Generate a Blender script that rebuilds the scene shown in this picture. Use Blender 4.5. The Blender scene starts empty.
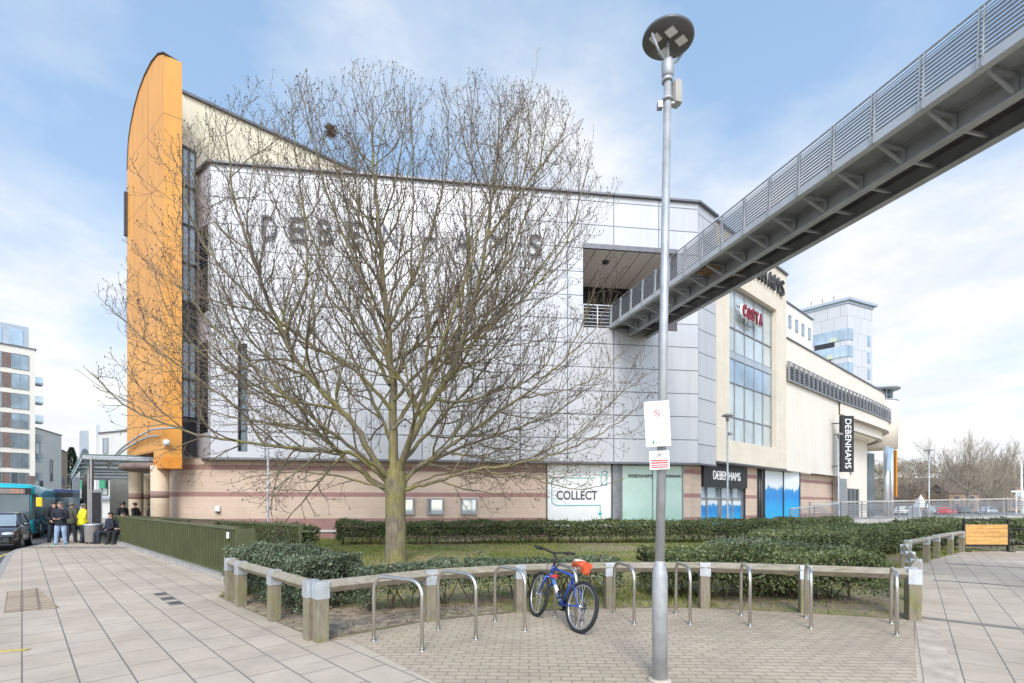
import bpy, bmesh, math, random
import numpy as np
from mathutils import Vector, Matrix
random.seed(7); RNG = np.random.default_rng(11)
S = bpy.context.scene
COL = S.collection
PI = math.pi
F, HZ, CX, CH = 490.0, 504.5, 512.0, 1.65      # focal length in pixels, horizon row, centre column, eye height

def W(px, py, Y):                                # a point seen at (px, py), at depth Y
    return Vector(((px-CX)/F*Y, Y, CH+(HZ-py)/F*Y))
def G(px, py):                                   # a ground point seen at (px, py)
    Y = F*CH/(py-HZ); return Vector(((px-CX)/F*Y, Y, 0.0))

# ------------------------------------------------------------------ mesh builder
class MB:
    def __init__(s): s.v=[]; s.f=[]; s.uv=[]; s.mi=[]; s.sm=[]
    def _add(s, pts):
        n=len(s.v); s.v.extend([tuple(p) for p in pts]); return n
    def face(s, pts, uv=None, m=0, smooth=False):
        n=s._add(pts); s.f.append(list(range(n,n+len(pts)))); s.uv.append(uv); s.mi.append(m); s.sm.append(smooth)
    def idx(s, ids, uv=None, m=0, smooth=False):
        s.f.append(list(ids)); s.uv.append(uv); s.mi.append(m); s.sm.append(smooth)
    def wall(s, a, b, z0, z1, u0=0.0, m=0):      # a vertical rectangle with uv in metres
        a=Vector((a[0],a[1])); b=Vector((b[0],b[1])); L=(b-a).length
        s.face([(a.x,a.y,z0),(b.x,b.y,z0),(b.x,b.y,z1),(a.x,a.y,z1)],[(u0,z0),(u0+L,z0),(u0+L,z1),(u0,z1)],m)
    def box(s, c, d, R=None, m=0):
        c=Vector(c); h=Vector(d)/2; R=R or Matrix.Identity(3)
        P=[c+R@Vector((sx*h.x,sy*h.y,sz*h.z)) for sz in(-1,1) for sy in(-1,1) for sx in(-1,1)]
        n=s._add(P)
        for q in((0,2,3,1),(4,5,7,6),(0,1,5,4),(2,6,7,3),(0,4,6,2),(1,3,7,5)):
            s.idx([n+i for i in q],None,m)
    def bbox(s, c, d, R=None, m=0, b=0.01):       # box with chamfered edges
        c=Vector(c); R=R or Matrix.Identity(3)
        bm=bmesh.new(); bmesh.ops.create_cube(bm,size=1)
        for v in bm.verts: v.co=Vector((v.co.x*d[0],v.co.y*d[1],v.co.z*d[2]))
        bmesh.ops.bevel(bm,geom=bm.edges[:],offset=b,segments=2,affect='EDGES',profile=0.6)
        bm.verts.index_update()
        n=s._add([c+R@v.co for v in bm.verts])
        for f in bm.faces: s.idx([n+v.index for v in f.verts],None,m)
        bm.free()
    def beam(s, a, b, w, h, m=0, up=(0,0,1)):     # box from a to b, w across and h along up
        a=Vector(a); b=Vector(b); x=(b-a); L=x.length
        if L<1e-6: return
        x/=L; up=Vector(up); y=up.cross(x)
        if y.length<1e-4: y=Vector((0,1,0)).cross(x)
        y.normalize(); z=x.cross(y)
        R=Matrix((x,y,z)).transposed()
        s.box((a+b)/2,(L,w,h),R,m)
    def prism(s, poly, z0, z1, m=0, top=True, bottom=True, mtop=None):
        n=len(poly); u=0
        for i in range(n):
            a=poly[i]; b=poly[(i+1)%n]
            z0a=z0; s.wall(a,b,z0,z1,u,m); u+=(Vector(b[:2])-Vector(a[:2])).length
        if top: s.face([(p[0],p[1],z1) for p in poly],[(p[0],p[1]) for p in poly],m if mtop is None else mtop)
        if bottom: s.face([(p[0],p[1],z0) for p in reversed(poly)],[(p[0],p[1]) for p in reversed(poly)],m)
    def tube(s, pts, rad, n=8, m=0, cap=True, smooth=True):
        pts=[Vector(p) for p in pts]; k=len(pts)
        if not hasattr(rad,'__len__'): rad=[rad]*k
        t=(pts[1]-pts[0]).normalized()
        a=Vector((0,0,1)) if abs(t.z)<0.9 else Vector((1,0,0))
        x=t.cross(a).normalized(); base=len(s.v)
        for i in range(k):
            if i==0: tt=pts[1]-pts[0]
            elif i==k-1: tt=pts[-1]-pts[-2]
            else: tt=pts[i+1]-pts[i-1]
            if tt.length<1e-9: tt=t
            tt=tt.normalized(); x=(x-tt*x.dot(tt))
            if x.length<1e-6: x=tt.orthogonal()
            x.normalize(); y=tt.cross(x)
            for j in range(n):
                an=2*PI*j/n; p=pts[i]+(x*math.cos(an)+y*math.sin(an))*rad[i]
                s.v.append((p.x,p.y,p.z))
        for i in range(k-1):
            for j in range(n):
                s.idx((base+i*n+j,base+i*n+(j+1)%n,base+(i+1)*n+(j+1)%n,base+(i+1)*n+j),None,m,smooth)
        if cap:
            s.idx([base+j for j in reversed(range(n))],None,m); s.idx([base+(k-1)*n+j for j in range(n)],None,m)
    def lathe(s, prof, c=(0,0,0), n=24, m=0, R=None, smooth=True):
        c=Vector(c); R=R or Matrix.Identity(3); base=len(s.v); k=len(prof)
        for (r,z) in prof:
            for j in range(n):
                an=2*PI*j/n; s.v.append(tuple(c+R@Vector((r*math.cos(an),r*math.sin(an),z))))
        for i in range(k-1):
            for j in range(n):
                s.idx((base+i*n+j,base+i*n+(j+1)%n,base+(i+1)*n+(j+1)%n,base+(i+1)*n+j),None,m,smooth)
        s.idx([base+j for j in reversed(range(n))],None,m); s.idx([base+(k-1)*n+j for j in range(n)],None,m)
    def loft(s, rings, m=0, smooth=True, cap=True, closed=True):
        base=len(s.v); n=len(rings[0])
        for r in rings: s.v.extend([tuple(p) for p in r])
        for i in range(len(rings)-1):
            for j in range(n if closed else n-1):
                s.idx((base+i*n+j,base+i*n+(j+1)%n,base+(i+1)*n+(j+1)%n,base+(i+1)*n+j),None,m,smooth)
        if cap:
            s.idx([base+j for j in reversed(range(n))],None,m); s.idx([base+(len(rings)-1)*n+j for j in range(n)],None,m)
    def ball(s, c, r, m=0, n=8, k=6):
        r=Vector(r) if hasattr(r,'__len__') else Vector((r,r,r)); base=len(s.v)
        for i in range(k+1):
            th=PI*i/k
            for j in range(n):
                an=2*PI*j/n
                s.v.append((c[0]+r.x*math.sin(th)*math.cos(an),c[1]+r.y*math.sin(th)*math.sin(an),c[2]-r.z*math.cos(th)))
        for i in range(k):
            for j in range(n): s.idx((base+i*n+j,base+i*n+(j+1)%n,base+(i+1)*n+(j+1)%n,base+(i+1)*n+j),None,m,True)
    def build(s, name, mats, parent=None, loc=None, keep=False):
        me=bpy.data.meshes.new(name); me.from_pydata(s.v,[],s.f)
        if not isinstance(mats,(list,tuple)): mats=[mats]
        for q in mats: me.materials.append(q)
        me.polygons.foreach_set('material_index',s.mi); me.polygons.foreach_set('use_smooth',s.sm)
        if any(u is not None for u in s.uv):
            L=me.uv_layers.new(name='UVMap'); k=0
            for fi,f in enumerate(s.f):
                u=s.uv[fi]
                for j in range(len(f)):
                    L.data[k].uv=u[j] if u is not None else (0,0); k+=1
        o=bpy.data.objects.new(name,me); COL.objects.link(o)
        if parent is not None: o.parent=parent
        if loc is not None: o.location=loc
        return o

def rz(a): return Matrix.Rotation(a,3,'Z')
def tag(o,label=None,cat=None,group=None,kind=None):
    if label: o['label']=label
    if cat: o['category']=cat
    if group: o['group']=group
    if kind: o['kind']=kind
    return o
def empty(name,label,cat,loc=(0,0,0),rot=0.0,group=None):
    o=bpy.data.objects.new(name,None); COL.objects.link(o); o.empty_display_size=.2
    o.location=loc; o.rotation_euler=(0,0,rot); return tag(o,label,cat,group)
def kids(o): return [c for c in bpy.data.objects if c.parent==o]
def dup(o,parent=None):
    c=o.copy(); COL.objects.link(c)
    if parent is not None: c.parent=parent
    for ch in kids(o): dup(ch,c)
    return c
def scatter_mesh(name,mat,verts,faces_per,parent=None,rnd=None):
    """verts (n,k,3) -> n faces of k corners, one mesh"""
    n,k,_=verts.shape
    me=bpy.data.meshes.new(name); me.vertices.add(n*k); me.loops.add(n*k); me.polygons.add(n)
    me.vertices.foreach_set('co',verts.reshape(-1).astype(np.float32))
    me.loops.foreach_set('vertex_index',np.arange(n*k,dtype=np.int32))
    me.polygons.foreach_set('loop_start',np.arange(0,n*k,k,dtype=np.int32))
    if rnd is not None:
        at=me.attributes.new('rnd','FLOAT','POINT'); at.data.foreach_set('value',np.repeat(rnd,k).astype(np.float32))
    me.update(calc_edges=True); me.materials.append(mat)
    o=bpy.data.objects.new(name,me); COL.objects.link(o)
    if parent is not None: o.parent=parent
    return o

# ------------------------------------------------------------------ materials
def newmat(name):
    m=bpy.data.materials.new(name); m.use_nodes=True; nt=m.node_tree
    return m,nt,nt.nodes['Principled BSDF']
def N(nt,t,**k):
    n=nt.nodes.new(t)
    for a,b in k.items():
        if a in n.inputs: n.inputs[a].default_value=b
        else: setattr(n,a,b)
    return n
def rgba(c): return (c[0],c[1],c[2],1)
def mixc(nt,fac,a,b,mode='MIX'):
    n=nt.nodes.new('ShaderNodeMix'); n.data_type='RGBA'; n.blend_type=mode
    for sock,val in((n.inputs[0],fac),(n.inputs[6],a),(n.inputs[7],b)):
        if hasattr(val,'is_output'): nt.links.new(val,sock)
        elif isinstance(val,(int,float)): sock.default_value=val
        else: sock.default_value=rgba(val)
    return n.outputs[2]
def noise(nt,co,scale,detail=4,rough=.55):
    n=N(nt,'ShaderNodeTexNoise'); n.inputs['Scale'].default_value=scale; n.inputs['Detail'].default_value=detail; n.inputs['Roughness'].default_value=rough
    if co is not None: nt.links.new(co,n.inputs['Vector'])
    return n.outputs['Fac']
def ramp(nt,fac,stops):
    r=nt.nodes.new('ShaderNodeValToRGB'); e=r.color_ramp.elements
    while len(e)<len(stops): e.new(.5)
    for i,(p,c) in enumerate(stops): e[i].position=p; e[i].color=rgba(c) if len(c)==3 else c
    nt.links.new(fac,r.inputs[0]); return r.outputs[0]
def bump(nt,b,h,strength=.3,dist=.01):
    n=N(nt,'ShaderNodeBump'); n.inputs['Strength'].default_value=strength; n.inputs['Distance'].default_value=dist
    nt.links.new(h,n.inputs['Height']); nt.links.new(n.outputs[0],b.inputs['Normal'])
def math_(nt,op,a,b=0.0,c=None):
    n=nt.nodes.new('ShaderNodeMath'); n.operation=op
    for i,v in enumerate((a,b) if c is None else (a,b,c)):
        if hasattr(v,'is_output'): nt.links.new(v,n.inputs[i])
        else: n.inputs[i].default_value=v
    return n.outputs[0]
def oco(nt): return N(nt,'ShaderNodeTexCoord').outputs['Object']
def geo_pos(nt): return N(nt,'ShaderNodeNewGeometry').outputs['Position']
def uvco(nt): return N(nt,'ShaderNodeTexCoord').outputs['UV']

def plain(name,c,rough=.6,metal=0.0,var=.12,scale=3.0,bumpy=0.0,bscale=40,spec=None,coat=0,dirt=0.0):
    m,nt,b=newmat(name); co=oco(nt)
    f=noise(nt,co,scale,6,.6)
    d=tuple(max(0,x*(1-var*1.6)) for x in c); l=tuple(min(1,x*(1+var)) for x in c)
    cc=ramp(nt,f,[(.3,d),(.7,l)])
    if dirt>0:
        f2=noise(nt,co,scale*.35,8,.7); k=ramp(nt,f2,[(.45,(0,0,0)),(.75,(1,1,1))])
        cc=mixc(nt,math_(nt,'MULTIPLY',k,dirt),cc,tuple(x*.45 for x in c))
    nt.links.new(cc,b.inputs['Base Color']); b.inputs['Roughness'].default_value=rough; b.inputs['Metallic'].default_value=metal
    if spec is not None: b.inputs['Specular IOR Level'].default_value=spec
    if coat: b.inputs['Coat Weight'].default_value=coat
    if bumpy: bump(nt,b,noise(nt,co,bscale,5,.6),bumpy,.01)
    return m

def brickmat(name,c1,c2,mortar,bw,rh,ms=.01,offset=.5,uv=True,rot=0.0,rough=.75,var=.25,metal=0.0,bstr=.25,scale=2.0,stain=None,bands=None,freq=2,spots=False,streak=0.0):
    m,nt,b=newmat(name); co=uvco(nt) if uv else geo_pos(nt)
    mp=N(nt,'ShaderNodeMapping'); mp.inputs['Rotation'].default_value=(0,0,rot); nt.links.new(co,mp.inputs[0])
    t=N(nt,'ShaderNodeTexBrick'); t.offset=offset; t.offset_frequency=freq; t.squash=1
    t.inputs['Scale'].default_value=1; t.inputs['Brick Width'].default_value=bw; t.inputs['Row Height'].default_value=rh
    t.inputs['Mortar Size'].default_value=ms; t.inputs['Mortar Smooth'].default_value=.15; t.inputs['Bias'].default_value=0
    t.inputs['Color1'].default_value=rgba(c1); t.inputs['Color2'].default_value=rgba(c2); t.inputs['Mortar'].default_value=rgba(mortar)
    nt.links.new(mp.outputs[0],t.inputs['Vector'])
    gp=geo_pos(nt)
    f=noise(nt,gp,scale,8,.65)
    cc=mixc(nt,1.0,t.outputs['Color'],ramp(nt,f,[(.25,(1-var,)*3),(.75,(1+var*.3,)*3)]),'MULTIPLY')
    if bands:
        sp=N(nt,'ShaderNodeSeparateXYZ'); nt.links.new(co,sp.inputs[0])
        acc=None
        for (z0,z1) in bands[0]:
            a=math_(nt,'MULTIPLY',math_(nt,'GREATER_THAN',sp.outputs[1],z0),math_(nt,'LESS_THAN',sp.outputs[1],z1))
            acc=a if acc is None else math_(nt,'MAXIMUM',acc,a)
        bc=mixc(nt,1.0,bands[1],ramp(nt,f,[(.25,(1-var,)*3),(.75,(1+var*.3,)*3)]),'MULTIPLY')
        bc=mixc(nt,t.outputs['Fac'],bc,tuple(x*.7 for x in bands[1]))
        cc=mixc(nt,acc,cc,bc)
    if spots:
        vo=N(nt,'ShaderNodeTexVoronoi'); vo.inputs['Scale'].default_value=3.2; nt.links.new(gp,vo.inputs['Vector'])
        k_=math_(nt,'MULTIPLY',math_(nt,'LESS_THAN',vo.outputs['Distance'],.052),math_(nt,'GREATER_THAN',noise(nt,gp,1.1,3),.5))
        cc=mixc(nt,math_(nt,'MULTIPLY',k_,.5),cc,(.14,.125,.11))
        big=ramp(nt,noise(nt,gp,.33,9,.72),[(.42,(1,1,1)),(.68,(.72,.70,.67))]); cc=mixc(nt,1.0,cc,big,'MULTIPLY')
    if streak:
        mp2=N(nt,'ShaderNodeMapping'); mp2.inputs['Scale'].default_value=(1.6,.10,1); nt.links.new(co,mp2.inputs[0])
        cc=mixc(nt,1.0,cc,ramp(nt,noise(nt,mp2.outputs[0],1.5,8,.7),[(.40,(1,1,1)),(.75,(1-streak,)*3)]),'MULTIPLY')
    if stain:
        f3=noise(nt,gp,stain[1],8,.7); cc=mixc(nt,math_(nt,'MULTIPLY',ramp(nt,f3,[(.5,(0,0,0)),(.7,(1,1,1))]),stain[2]),cc,stain[0])
    nt.links.new(cc,b.inputs['Base Color']); b.inputs['Roughness'].default_value=rough; b.inputs['Metallic'].default_value=metal
    h=math_(nt,'ADD',math_(nt,'MULTIPLY',t.outputs['Fac'],-1.0),math_(nt,'MULTIPLY',noise(nt,gp,60,4),.25))
    bump(nt,b,h,bstr,.008)
    return m

def leafmat(name,cols,rough=.45,trans=.25):
    m,nt,b=newmat(name)
    a=N(nt,'ShaderNodeAttribute',attribute_name='rnd')
    cc=ramp(nt,a.outputs['Fac'],cols); nt.links.new(cc,b.inputs['Base Color']); b.inputs['Roughness'].default_value=rough
    b.inputs['Specular IOR Level'].default_value=.4
    tr=N(nt,'ShaderNodeBsdfTranslucent'); nt.links.new(cc,tr.inputs[0])
    mx=N(nt,'ShaderNodeMixShader'); mx.inputs[0].default_value=trans
    nt.links.new(b.outputs[0],mx.inputs[1]); nt.links.new(tr.outputs[0],mx.inputs[2])
    nt.links.new(mx.outputs[0],nt.nodes['Material Output'].inputs[0])
    return m
def glassmat(name,c,rough=.04,metal=.55,var=.1):
    m=plain(name,c,rough,metal,var,.35); return m

M={}
M['flags']=brickmat('paving_flags',(.555,.458,.352),(.60,.505,.395),(.22,.195,.17),.6,.38,.008,.5,uv=False,rot=math.radians(45),rough=.8,var=.2,bstr=.35,scale=.9,stain=((.30,.26,.23),1.6,.35),spots=True)
M['flags_turned']=brickmat('paving_flags_turned',(.555,.458,.352),(.60,.505,.395),(.22,.195,.17),.66,.36,.007,.5,uv=False,rot=math.radians(-50.6),rough=.8,var=.2,bstr=.35,scale=.9,stain=((.27,.235,.205),1.6,.35),spots=True)
M['edge_flags']=plain('edge_flags',(.51,.425,.34),.8,var=.2,scale=3,bumpy=.2)
M['blocks']=brickmat('paving_blocks',(.53,.425,.31),(.59,.485,.36),(.39,.305,.22),.2,.1,.009,.5,uv=False,rot=math.radians(2),rough=.85,var=.3,bstr=.8,scale=1.3,stain=((.26,.22,.17),.8,.5),spots=True)
M['tactile']=brickmat('tactile_paving',(.44,.32,.22),(.50,.375,.26),(.24,.18,.13),.2,.2,.02,0,uv=False,rot=math.radians(45),bstr=.4)
M['band']=plain('paving_band',(.27,.245,.22),.85,var=.25,scale=4,bumpy=.3)
M['asphalt']=plain('asphalt',(.085,.083,.082),.9,var=.3,scale=1.2,bumpy=.5,bscale=120)
M['ground']=plain('ground_asphalt',(.13,.125,.12),.9,var=.3,scale=.15,bumpy=.2)
M['kerb']=plain('kerb_stone',(.36,.34,.31),.8,var=.2,scale=6)
M['yellow_line']=plain('yellow_line',(.62,.45,.12),.7,var=.3,scale=12)
M['white_line']=plain('white_line',(.75,.74,.7),.7,var=.2,scale=12)
def lawn():
    m,nt,b=newmat('lawn_soil'); gp=geo_pos(nt)
    f=noise(nt,gp,.55,8,.65); f2=noise(nt,gp,9,8,.7)
    g=ramp(nt,f2,[(.3,(.16,.17,.045)),(.7,(.27,.27,.085))]); so=ramp(nt,f2,[(.3,(.20,.15,.095)),(.7,(.38,.30,.20))])
    k=ramp(nt,f,[(.36,(0,0,0)),(.56,(1,1,1))]); nt.links.new(mixc(nt,k,g,so),b.inputs['Base Color']); b.inputs['Roughness'].default_value=.95
    bump(nt,b,f2,.8,.03); return m
M['lawn']=lawn()
M['soil']=plain('soil',(.33,.26,.185),.95,var=.4,scale=7,bumpy=.8,bscale=30)
M['metalpanel']=brickmat('metal_panels',(.49,.49,.50),(.535,.535,.545),(.14,.145,.16),2.4,1.2,.026,0,rough=.42,var=.05,metal=.15,bstr=.3,scale=.5,streak=.14)
M['metalpanel2']=brickmat('metal_panels_side',(.50,.47,.50),(.53,.50,.53),(.16,.16,.18),2.4,1.2,.022,0,rough=.45,var=.06,metal=.2,bstr=.3,scale=.5)
M['stone']=brickmat('banded_stone',(.57,.435,.335),(.61,.47,.365),(.45,.34,.27),.9,.3,.006,.5,rough=.8,var=.14,bstr=.15,scale=1.2,bands=([(-.1,.32),(.42,.98),(2.02,2.24),(3.28,3.52)],(.36,.20,.175)))
M['limestone']=brickmat('limestone',(.67,.60,.48),(.71,.635,.515),(.60,.51,.39),.9,.45,.004,.5,rough=.8,var=.10,bstr=.1,scale=.9,streak=.10)
M['render']=brickmat('cream_render',(.74,.68,.58),(.76,.70,.60),(.70,.63,.52),6,3.2,.008,0,rough=.8,var=.07,bstr=.1,scale=.3,streak=.10)
M['creampanel']=brickmat('cream_panel',(.78,.70,.52),(.80,.72,.54),(.62,.55,.4),3,6,.02,0,rough=.7,var=.06,bstr=.1,scale=.4,streak=.12)
M['orange']=brickmat('orange_panel',(.74,.32,.05),(.79,.36,.062),(.30,.14,.04),2.1,2.95,.02,0,rough=.45,var=.12,bstr=.2,scale=.45,stain=((.55,.25,.05),.7,.35),streak=.22)
M['orange_edge']=plain('orange_edge',(.66,.24,.02),.5,var=.1)
M['dark']=plain('dark_metal',(.035,.036,.04),.45,.3,var=.2)
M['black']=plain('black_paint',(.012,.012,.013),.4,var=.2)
M['coping']=plain('coping_metal',(.16,.16,.17),.45,.5)
M['soffit']=plain('soffit_panel',(.42,.40,.36),.7,var=.08)
M['soffit_plank']=brickmat('soffit_planks',(.84,.79,.69),(.87,.82,.72),(.16,.15,.13),.8,20,.025,0,rough=.7,var=.06)
M['glass']=glassmat('window_glass',(.50,.56,.58),.04,.65)
M['glass_mid']=glassmat('mid_glass',(.30,.36,.40),.05,.4,.3)
M['glass_dark']=glassmat('dark_glass',(.10,.13,.15),.05,.35,.25)
M['glass_blue']=glassmat('blue_glass',(.42,.51,.58),.06,.4,.2)
M['corner_glass']=glassmat('pale_blue_glass',(.62,.72,.80),.15,.0,.2)
M['pane_pale']=glassmat('pale_window_glass',(.60,.64,.63),.10,.4,.15)
M['glass_green']=plain('green_window_film',(.42,.60,.52),.08,0,.12,.4,coat=.6)
M['frame']=plain('window_frame',(.33,.34,.35),.45,.5)
M['frame_dark']=plain('dark_frame',(.06,.06,.065),.45,.3)
M['white']=plain('white_paint',(.78,.78,.77),.55,var=.05)
M['poster']=plain('white_window_print',(.72,.73,.72),.12,var=.04,coat=.6)
M['offwhite']=plain('off_white_render',(.60,.585,.545),.8,var=.07,scale=.5)
M['teal']=plain('teal_print',(.05,.42,.38),.6)
M['charcoal']=plain('charcoal_print',(.06,.06,.065),.6)
M['red']=plain('red_print',(.62,.04,.045),.5,var=.06)
M['costa']=plain('dark_red_letters',(.23,.015,.03),.4,var=.06)
M['green_print']=plain('green_print',(.05,.32,.16),.6)
M['grey_print']=plain('grey_print',(.45,.45,.46),.7)
def aqua():
    m,nt,b=newmat('aquarium_print'); co=uvco(nt)
    sp=N(nt,'ShaderNodeSeparateXYZ'); nt.links.new(co,sp.inputs[0])
    f=noise(nt,co,1.6,6,.6); w=math_(nt,'ADD',sp.outputs[1],math_(nt,'MULTIPLY',math_(nt,'SUBTRACT',f,.5),.45))
    cc=ramp(nt,w,[(.0,(.02,.42,.66)),(.35,(.015,.34,.66)),(.55,(.01,.20,.55)),(.68,(.02,.24,.52)),(.715,(.62,.67,.70)),(1,(.70,.72,.72))])
    nt.links.new(cc,b.inputs['Base Color']); b.inputs['Roughness'].default_value=.3; return m
M['aqua']=aqua()
M['galv']=plain('galvanised_steel',(.44,.45,.46),.5,.35,var=.14,scale=7)
M['lamp_grey']=plain('dark_lamp_disc',(.13,.13,.13),.35,.2,var=.1)
M['rail_grey']=plain('grey_rail_paint',(.22,.225,.235),.5,.3,var=.1)
M['ramp']=plain('ramp_concrete',(.37,.36,.335),.85,var=.15,scale=1.2,bumpy=.2)
M['bluegrey']=plain('pale_blue_panel',(.28,.42,.58),.5)
M['galv_light']=plain('galvanised_strap',(.58,.61,.64),.4,.6,var=.15,scale=7)
M['stainless']=plain('brushed_stainless',(.62,.60,.57),.28,.95,var=.08,scale=4)
M['bridge']=plain('bridge_steel',(.42,.43,.44),.5,.35,var=.14,scale=1.2,dirt=.35)
M['bridge_light']=plain('bridge_fascia',(.56,.57,.58),.5,.3,var=.08,scale=1.2)
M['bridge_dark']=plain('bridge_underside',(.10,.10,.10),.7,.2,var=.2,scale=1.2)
M['rust']=plain('rusty_plate',(.26,.15,.07),.9,var=.4,scale=5)
def bark():
    m,nt,b=newmat('mossy_bark'); co=oco(nt)
    mp=N(nt,'ShaderNodeMapping'); mp.inputs['Scale'].default_value=(6,6,1.5); nt.links.new(co,mp.inputs[0])
    f=noise(nt,mp.outputs[0],2.2,8,.7); base=ramp(nt,f,[(.3,(.095,.075,.055)),(.55,(.20,.165,.12)),(.75,(.30,.26,.20))])
    f2=noise(nt,co,1.3,8,.7); moss=ramp(nt,f,[(.3,(.15,.135,.04)),(.7,(.30,.265,.075))])
    k=ramp(nt,f2,[(.42,(0,0,0)),(.58,(1,1,1))]); nt.links.new(mixc(nt,math_(nt,'MULTIPLY',k,.8),base,moss),b.inputs['Base Color'])
    b.inputs['Roughness'].default_value=.9; bump(nt,b,f,.7,.03); return m
M['bark']=bark()
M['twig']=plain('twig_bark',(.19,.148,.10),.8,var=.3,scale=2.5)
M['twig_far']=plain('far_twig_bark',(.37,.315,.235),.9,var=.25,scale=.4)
def wood(name,c,moss,sc=(14,14,3)):
    m,nt,b=newmat(name); co=oco(nt)
    mp=N(nt,'ShaderNodeMapping'); mp.inputs['Scale'].default_value=sc; nt.links.new(co,mp.inputs[0])
    f=noise(nt,mp.outputs[0],1.6,8,.7); base=ramp(nt,f,[(.25,tuple(x*.4 for x in c)),(.5,c),(.8,tuple(min(1,x*1.35) for x in c))])
    f2=noise(nt,co,2.0,6,.6)
    k=ramp(nt,f2,[(.45,(0,0,0)),(.65,(1,1,1))]); nt.links.new(mixc(nt,math_(nt,'MULTIPLY',k,moss),base,(.17,.18,.05)),b.inputs['Base Color'])
    b.inputs['Roughness'].default_value=.9; bump(nt,b,f,.5,.01); return m
M['oldwood']=wood('weathered_oak',(.24,.20,.15),.65)
M['oldwood_top']=wood('weathered_oak_rail',(.30,.26,.205),.3,(3,12,12))
M['pine']=wood('varnished_pine',(.60,.335,.11),0,(2,14,9))
M['fence']=plain('olive_fence_paint',(.105,.115,.05),.5,.1,var=.15,scale=2)
M['fence_back']=plain('dark_fence_mesh',(.045,.05,.022),.7)
M['hedge']=leafmat('hedge_leaf',[(0,(.13,.09,.05)),(.05,(.05,.07,.028)),(.45,(.14,.18,.065)),(.8,(.27,.295,.13)),(1,(.40,.38,.19))],.4)
M['hedge_box']=leafmat('grey_green_leaf',[(0,(.14,.10,.06)),(.05,(.06,.08,.05)),(.45,(.145,.185,.105)),(.8,(.265,.30,.19)),(1,(.42,.41,.25))],.4)
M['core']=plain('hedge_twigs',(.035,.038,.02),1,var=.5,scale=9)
M['bud']=plain('dark_bud',(.06,.042,.032),.8,var=.2)
M['stem']=plain('hedge_stem',(.13,.095,.065),.9,var=.3,scale=8)
M['grass']=leafmat('grass_blade',[(0,(.11,.15,.035)),(.45,(.225,.295,.055)),(.7,(.38,.34,.12)),(1,(.50,.41,.23))],.6,.35)
M['conifer']=leafmat('conifer_needles',[(0,(.015,.035,.02)),(1,(.05,.085,.05))],.6,.1)
M['rubber']=plain('tyre_rubber',(.022,.022,.023),.8,var=.2,scale=20)
M['rim']=plain('alloy_rim',(.62,.62,.63),.3,.85)
M['bikeblue']=plain('blue_bike_paint',(.02,.07,.34),.3,.1,var=.1,coat=.5)
M['bikelight']=plain('pale_blue_bike_paint',(.10,.27,.62),.35,.1,var=.15,coat=.3)
M['letter_grey']=plain('grey_sign_letters',(.13,.13,.14),.6)
M['orange_cloth']=plain('orange_saddle_cover',(.66,.10,.03),.5,var=.25,scale=14)
M['beige_cloth']=plain('pale_saddle_cover',(.72,.55,.42),.6,var=.15,scale=9)
M['black_plastic']=plain('black_plastic',(.02,.02,.021),.5,var=.15)
M['busteal']=plain('turquoise_bus_paint',(.01,.42,.52),.25,.05,var=.05,coat=.5)
M['busnavy']=plain('navy_bus_paint',(.015,.025,.075),.25,.05,var=.05,coat=.5)
M['yellow']=plain('yellow_plastic',(.80,.60,.02),.5,var=.1)
M['hivis']=plain('yellow_jacket_cloth',(.80,.72,.02),.7,var=.15,scale=7)
M['amber']=plain('amber_display',(.8,.30,.12),.6)
M['display']=plain('display_panel',(.27,.22,.20),.3,var=.1)
M['carpaint']=plain('dark_grey_car_paint',(.085,.085,.095),.25,.5,var=.05,coat=.8)
M['lamp_lens']=plain('headlamp_lens',(.75,.78,.8),.1,.3)
M['skin']=plain('skin',(.55,.33,.24),.55,var=.08,scale=12)
M['hair']=plain('dark_hair',(.03,.022,.017),.7,var=.3,scale=30)
M['greyhair']=plain('grey_hair',(.17,.16,.15),.7,var=.3,scale=30)
M['navycloth']=plain('navy_cloth',(.018,.02,.035),.8,var=.25,scale=7)
M['olivecloth']=plain('grey_green_cloth',(.075,.075,.055),.85,var=.25,scale=7)
M['blackcloth']=plain('black_cloth',(.014,.014,.016),.85,var=.25,scale=7)
M['denim']=plain('light_denim',(.30,.40,.55),.8,var=.2,scale=9)
M['darkdenim']=plain('dark_trouser_cloth',(.03,.035,.05),.85,var=.2,scale=9)
M['shoe']=plain('shoe_leather',(.03,.03,.033),.5)
M['tealshoe']=plain('teal_trainer',(.03,.28,.32),.5)
M['concrete']=plain('pale_concrete',(.60,.59,.56),.85,var=.12,scale=1.5,bumpy=.2)
M['bin']=plain('grey_bin_metal',(.34,.32,.30),.5,.3,var=.1,scale=6)
M['aptcream']=plain('cream_apartment_render',(.72,.67,.58),.8,var=.05,scale=.3)
M['aptbrown']=brickmat('brown_cladding',(.15,.10,.085),(.17,.115,.095),(.09,.06,.05),3,.18,.015,.5,var=.15)
M['aptbrown_o']=plain('brown_timber_panel',(.21,.15,.125),.8,var=.2,scale=3)
M['tanbrick']=plain('tan_brick',(.42,.30,.20),.85,var=.15,scale=4)
M['zinc']=plain('zinc_panel',(.45,.49,.53),.5,.4,var=.06,scale=.5)
M['roof_tile']=plain('clay_roof_tile',(.20,.13,.10),.9,var=.2,scale=2)
M['housebrick']=plain('house_brick',(.45,.31,.22),.9,var=.15,scale=2)
M['banner']=plain('black_banner',(.018,.018,.02),.5,var=.1)
M['signwhite']=plain('white_letters',(.85,.85,.84),.5,var=.02)
M['hill']=plain('hill_ground',(.16,.14,.09),.95,var=.35,scale=.05)
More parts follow.
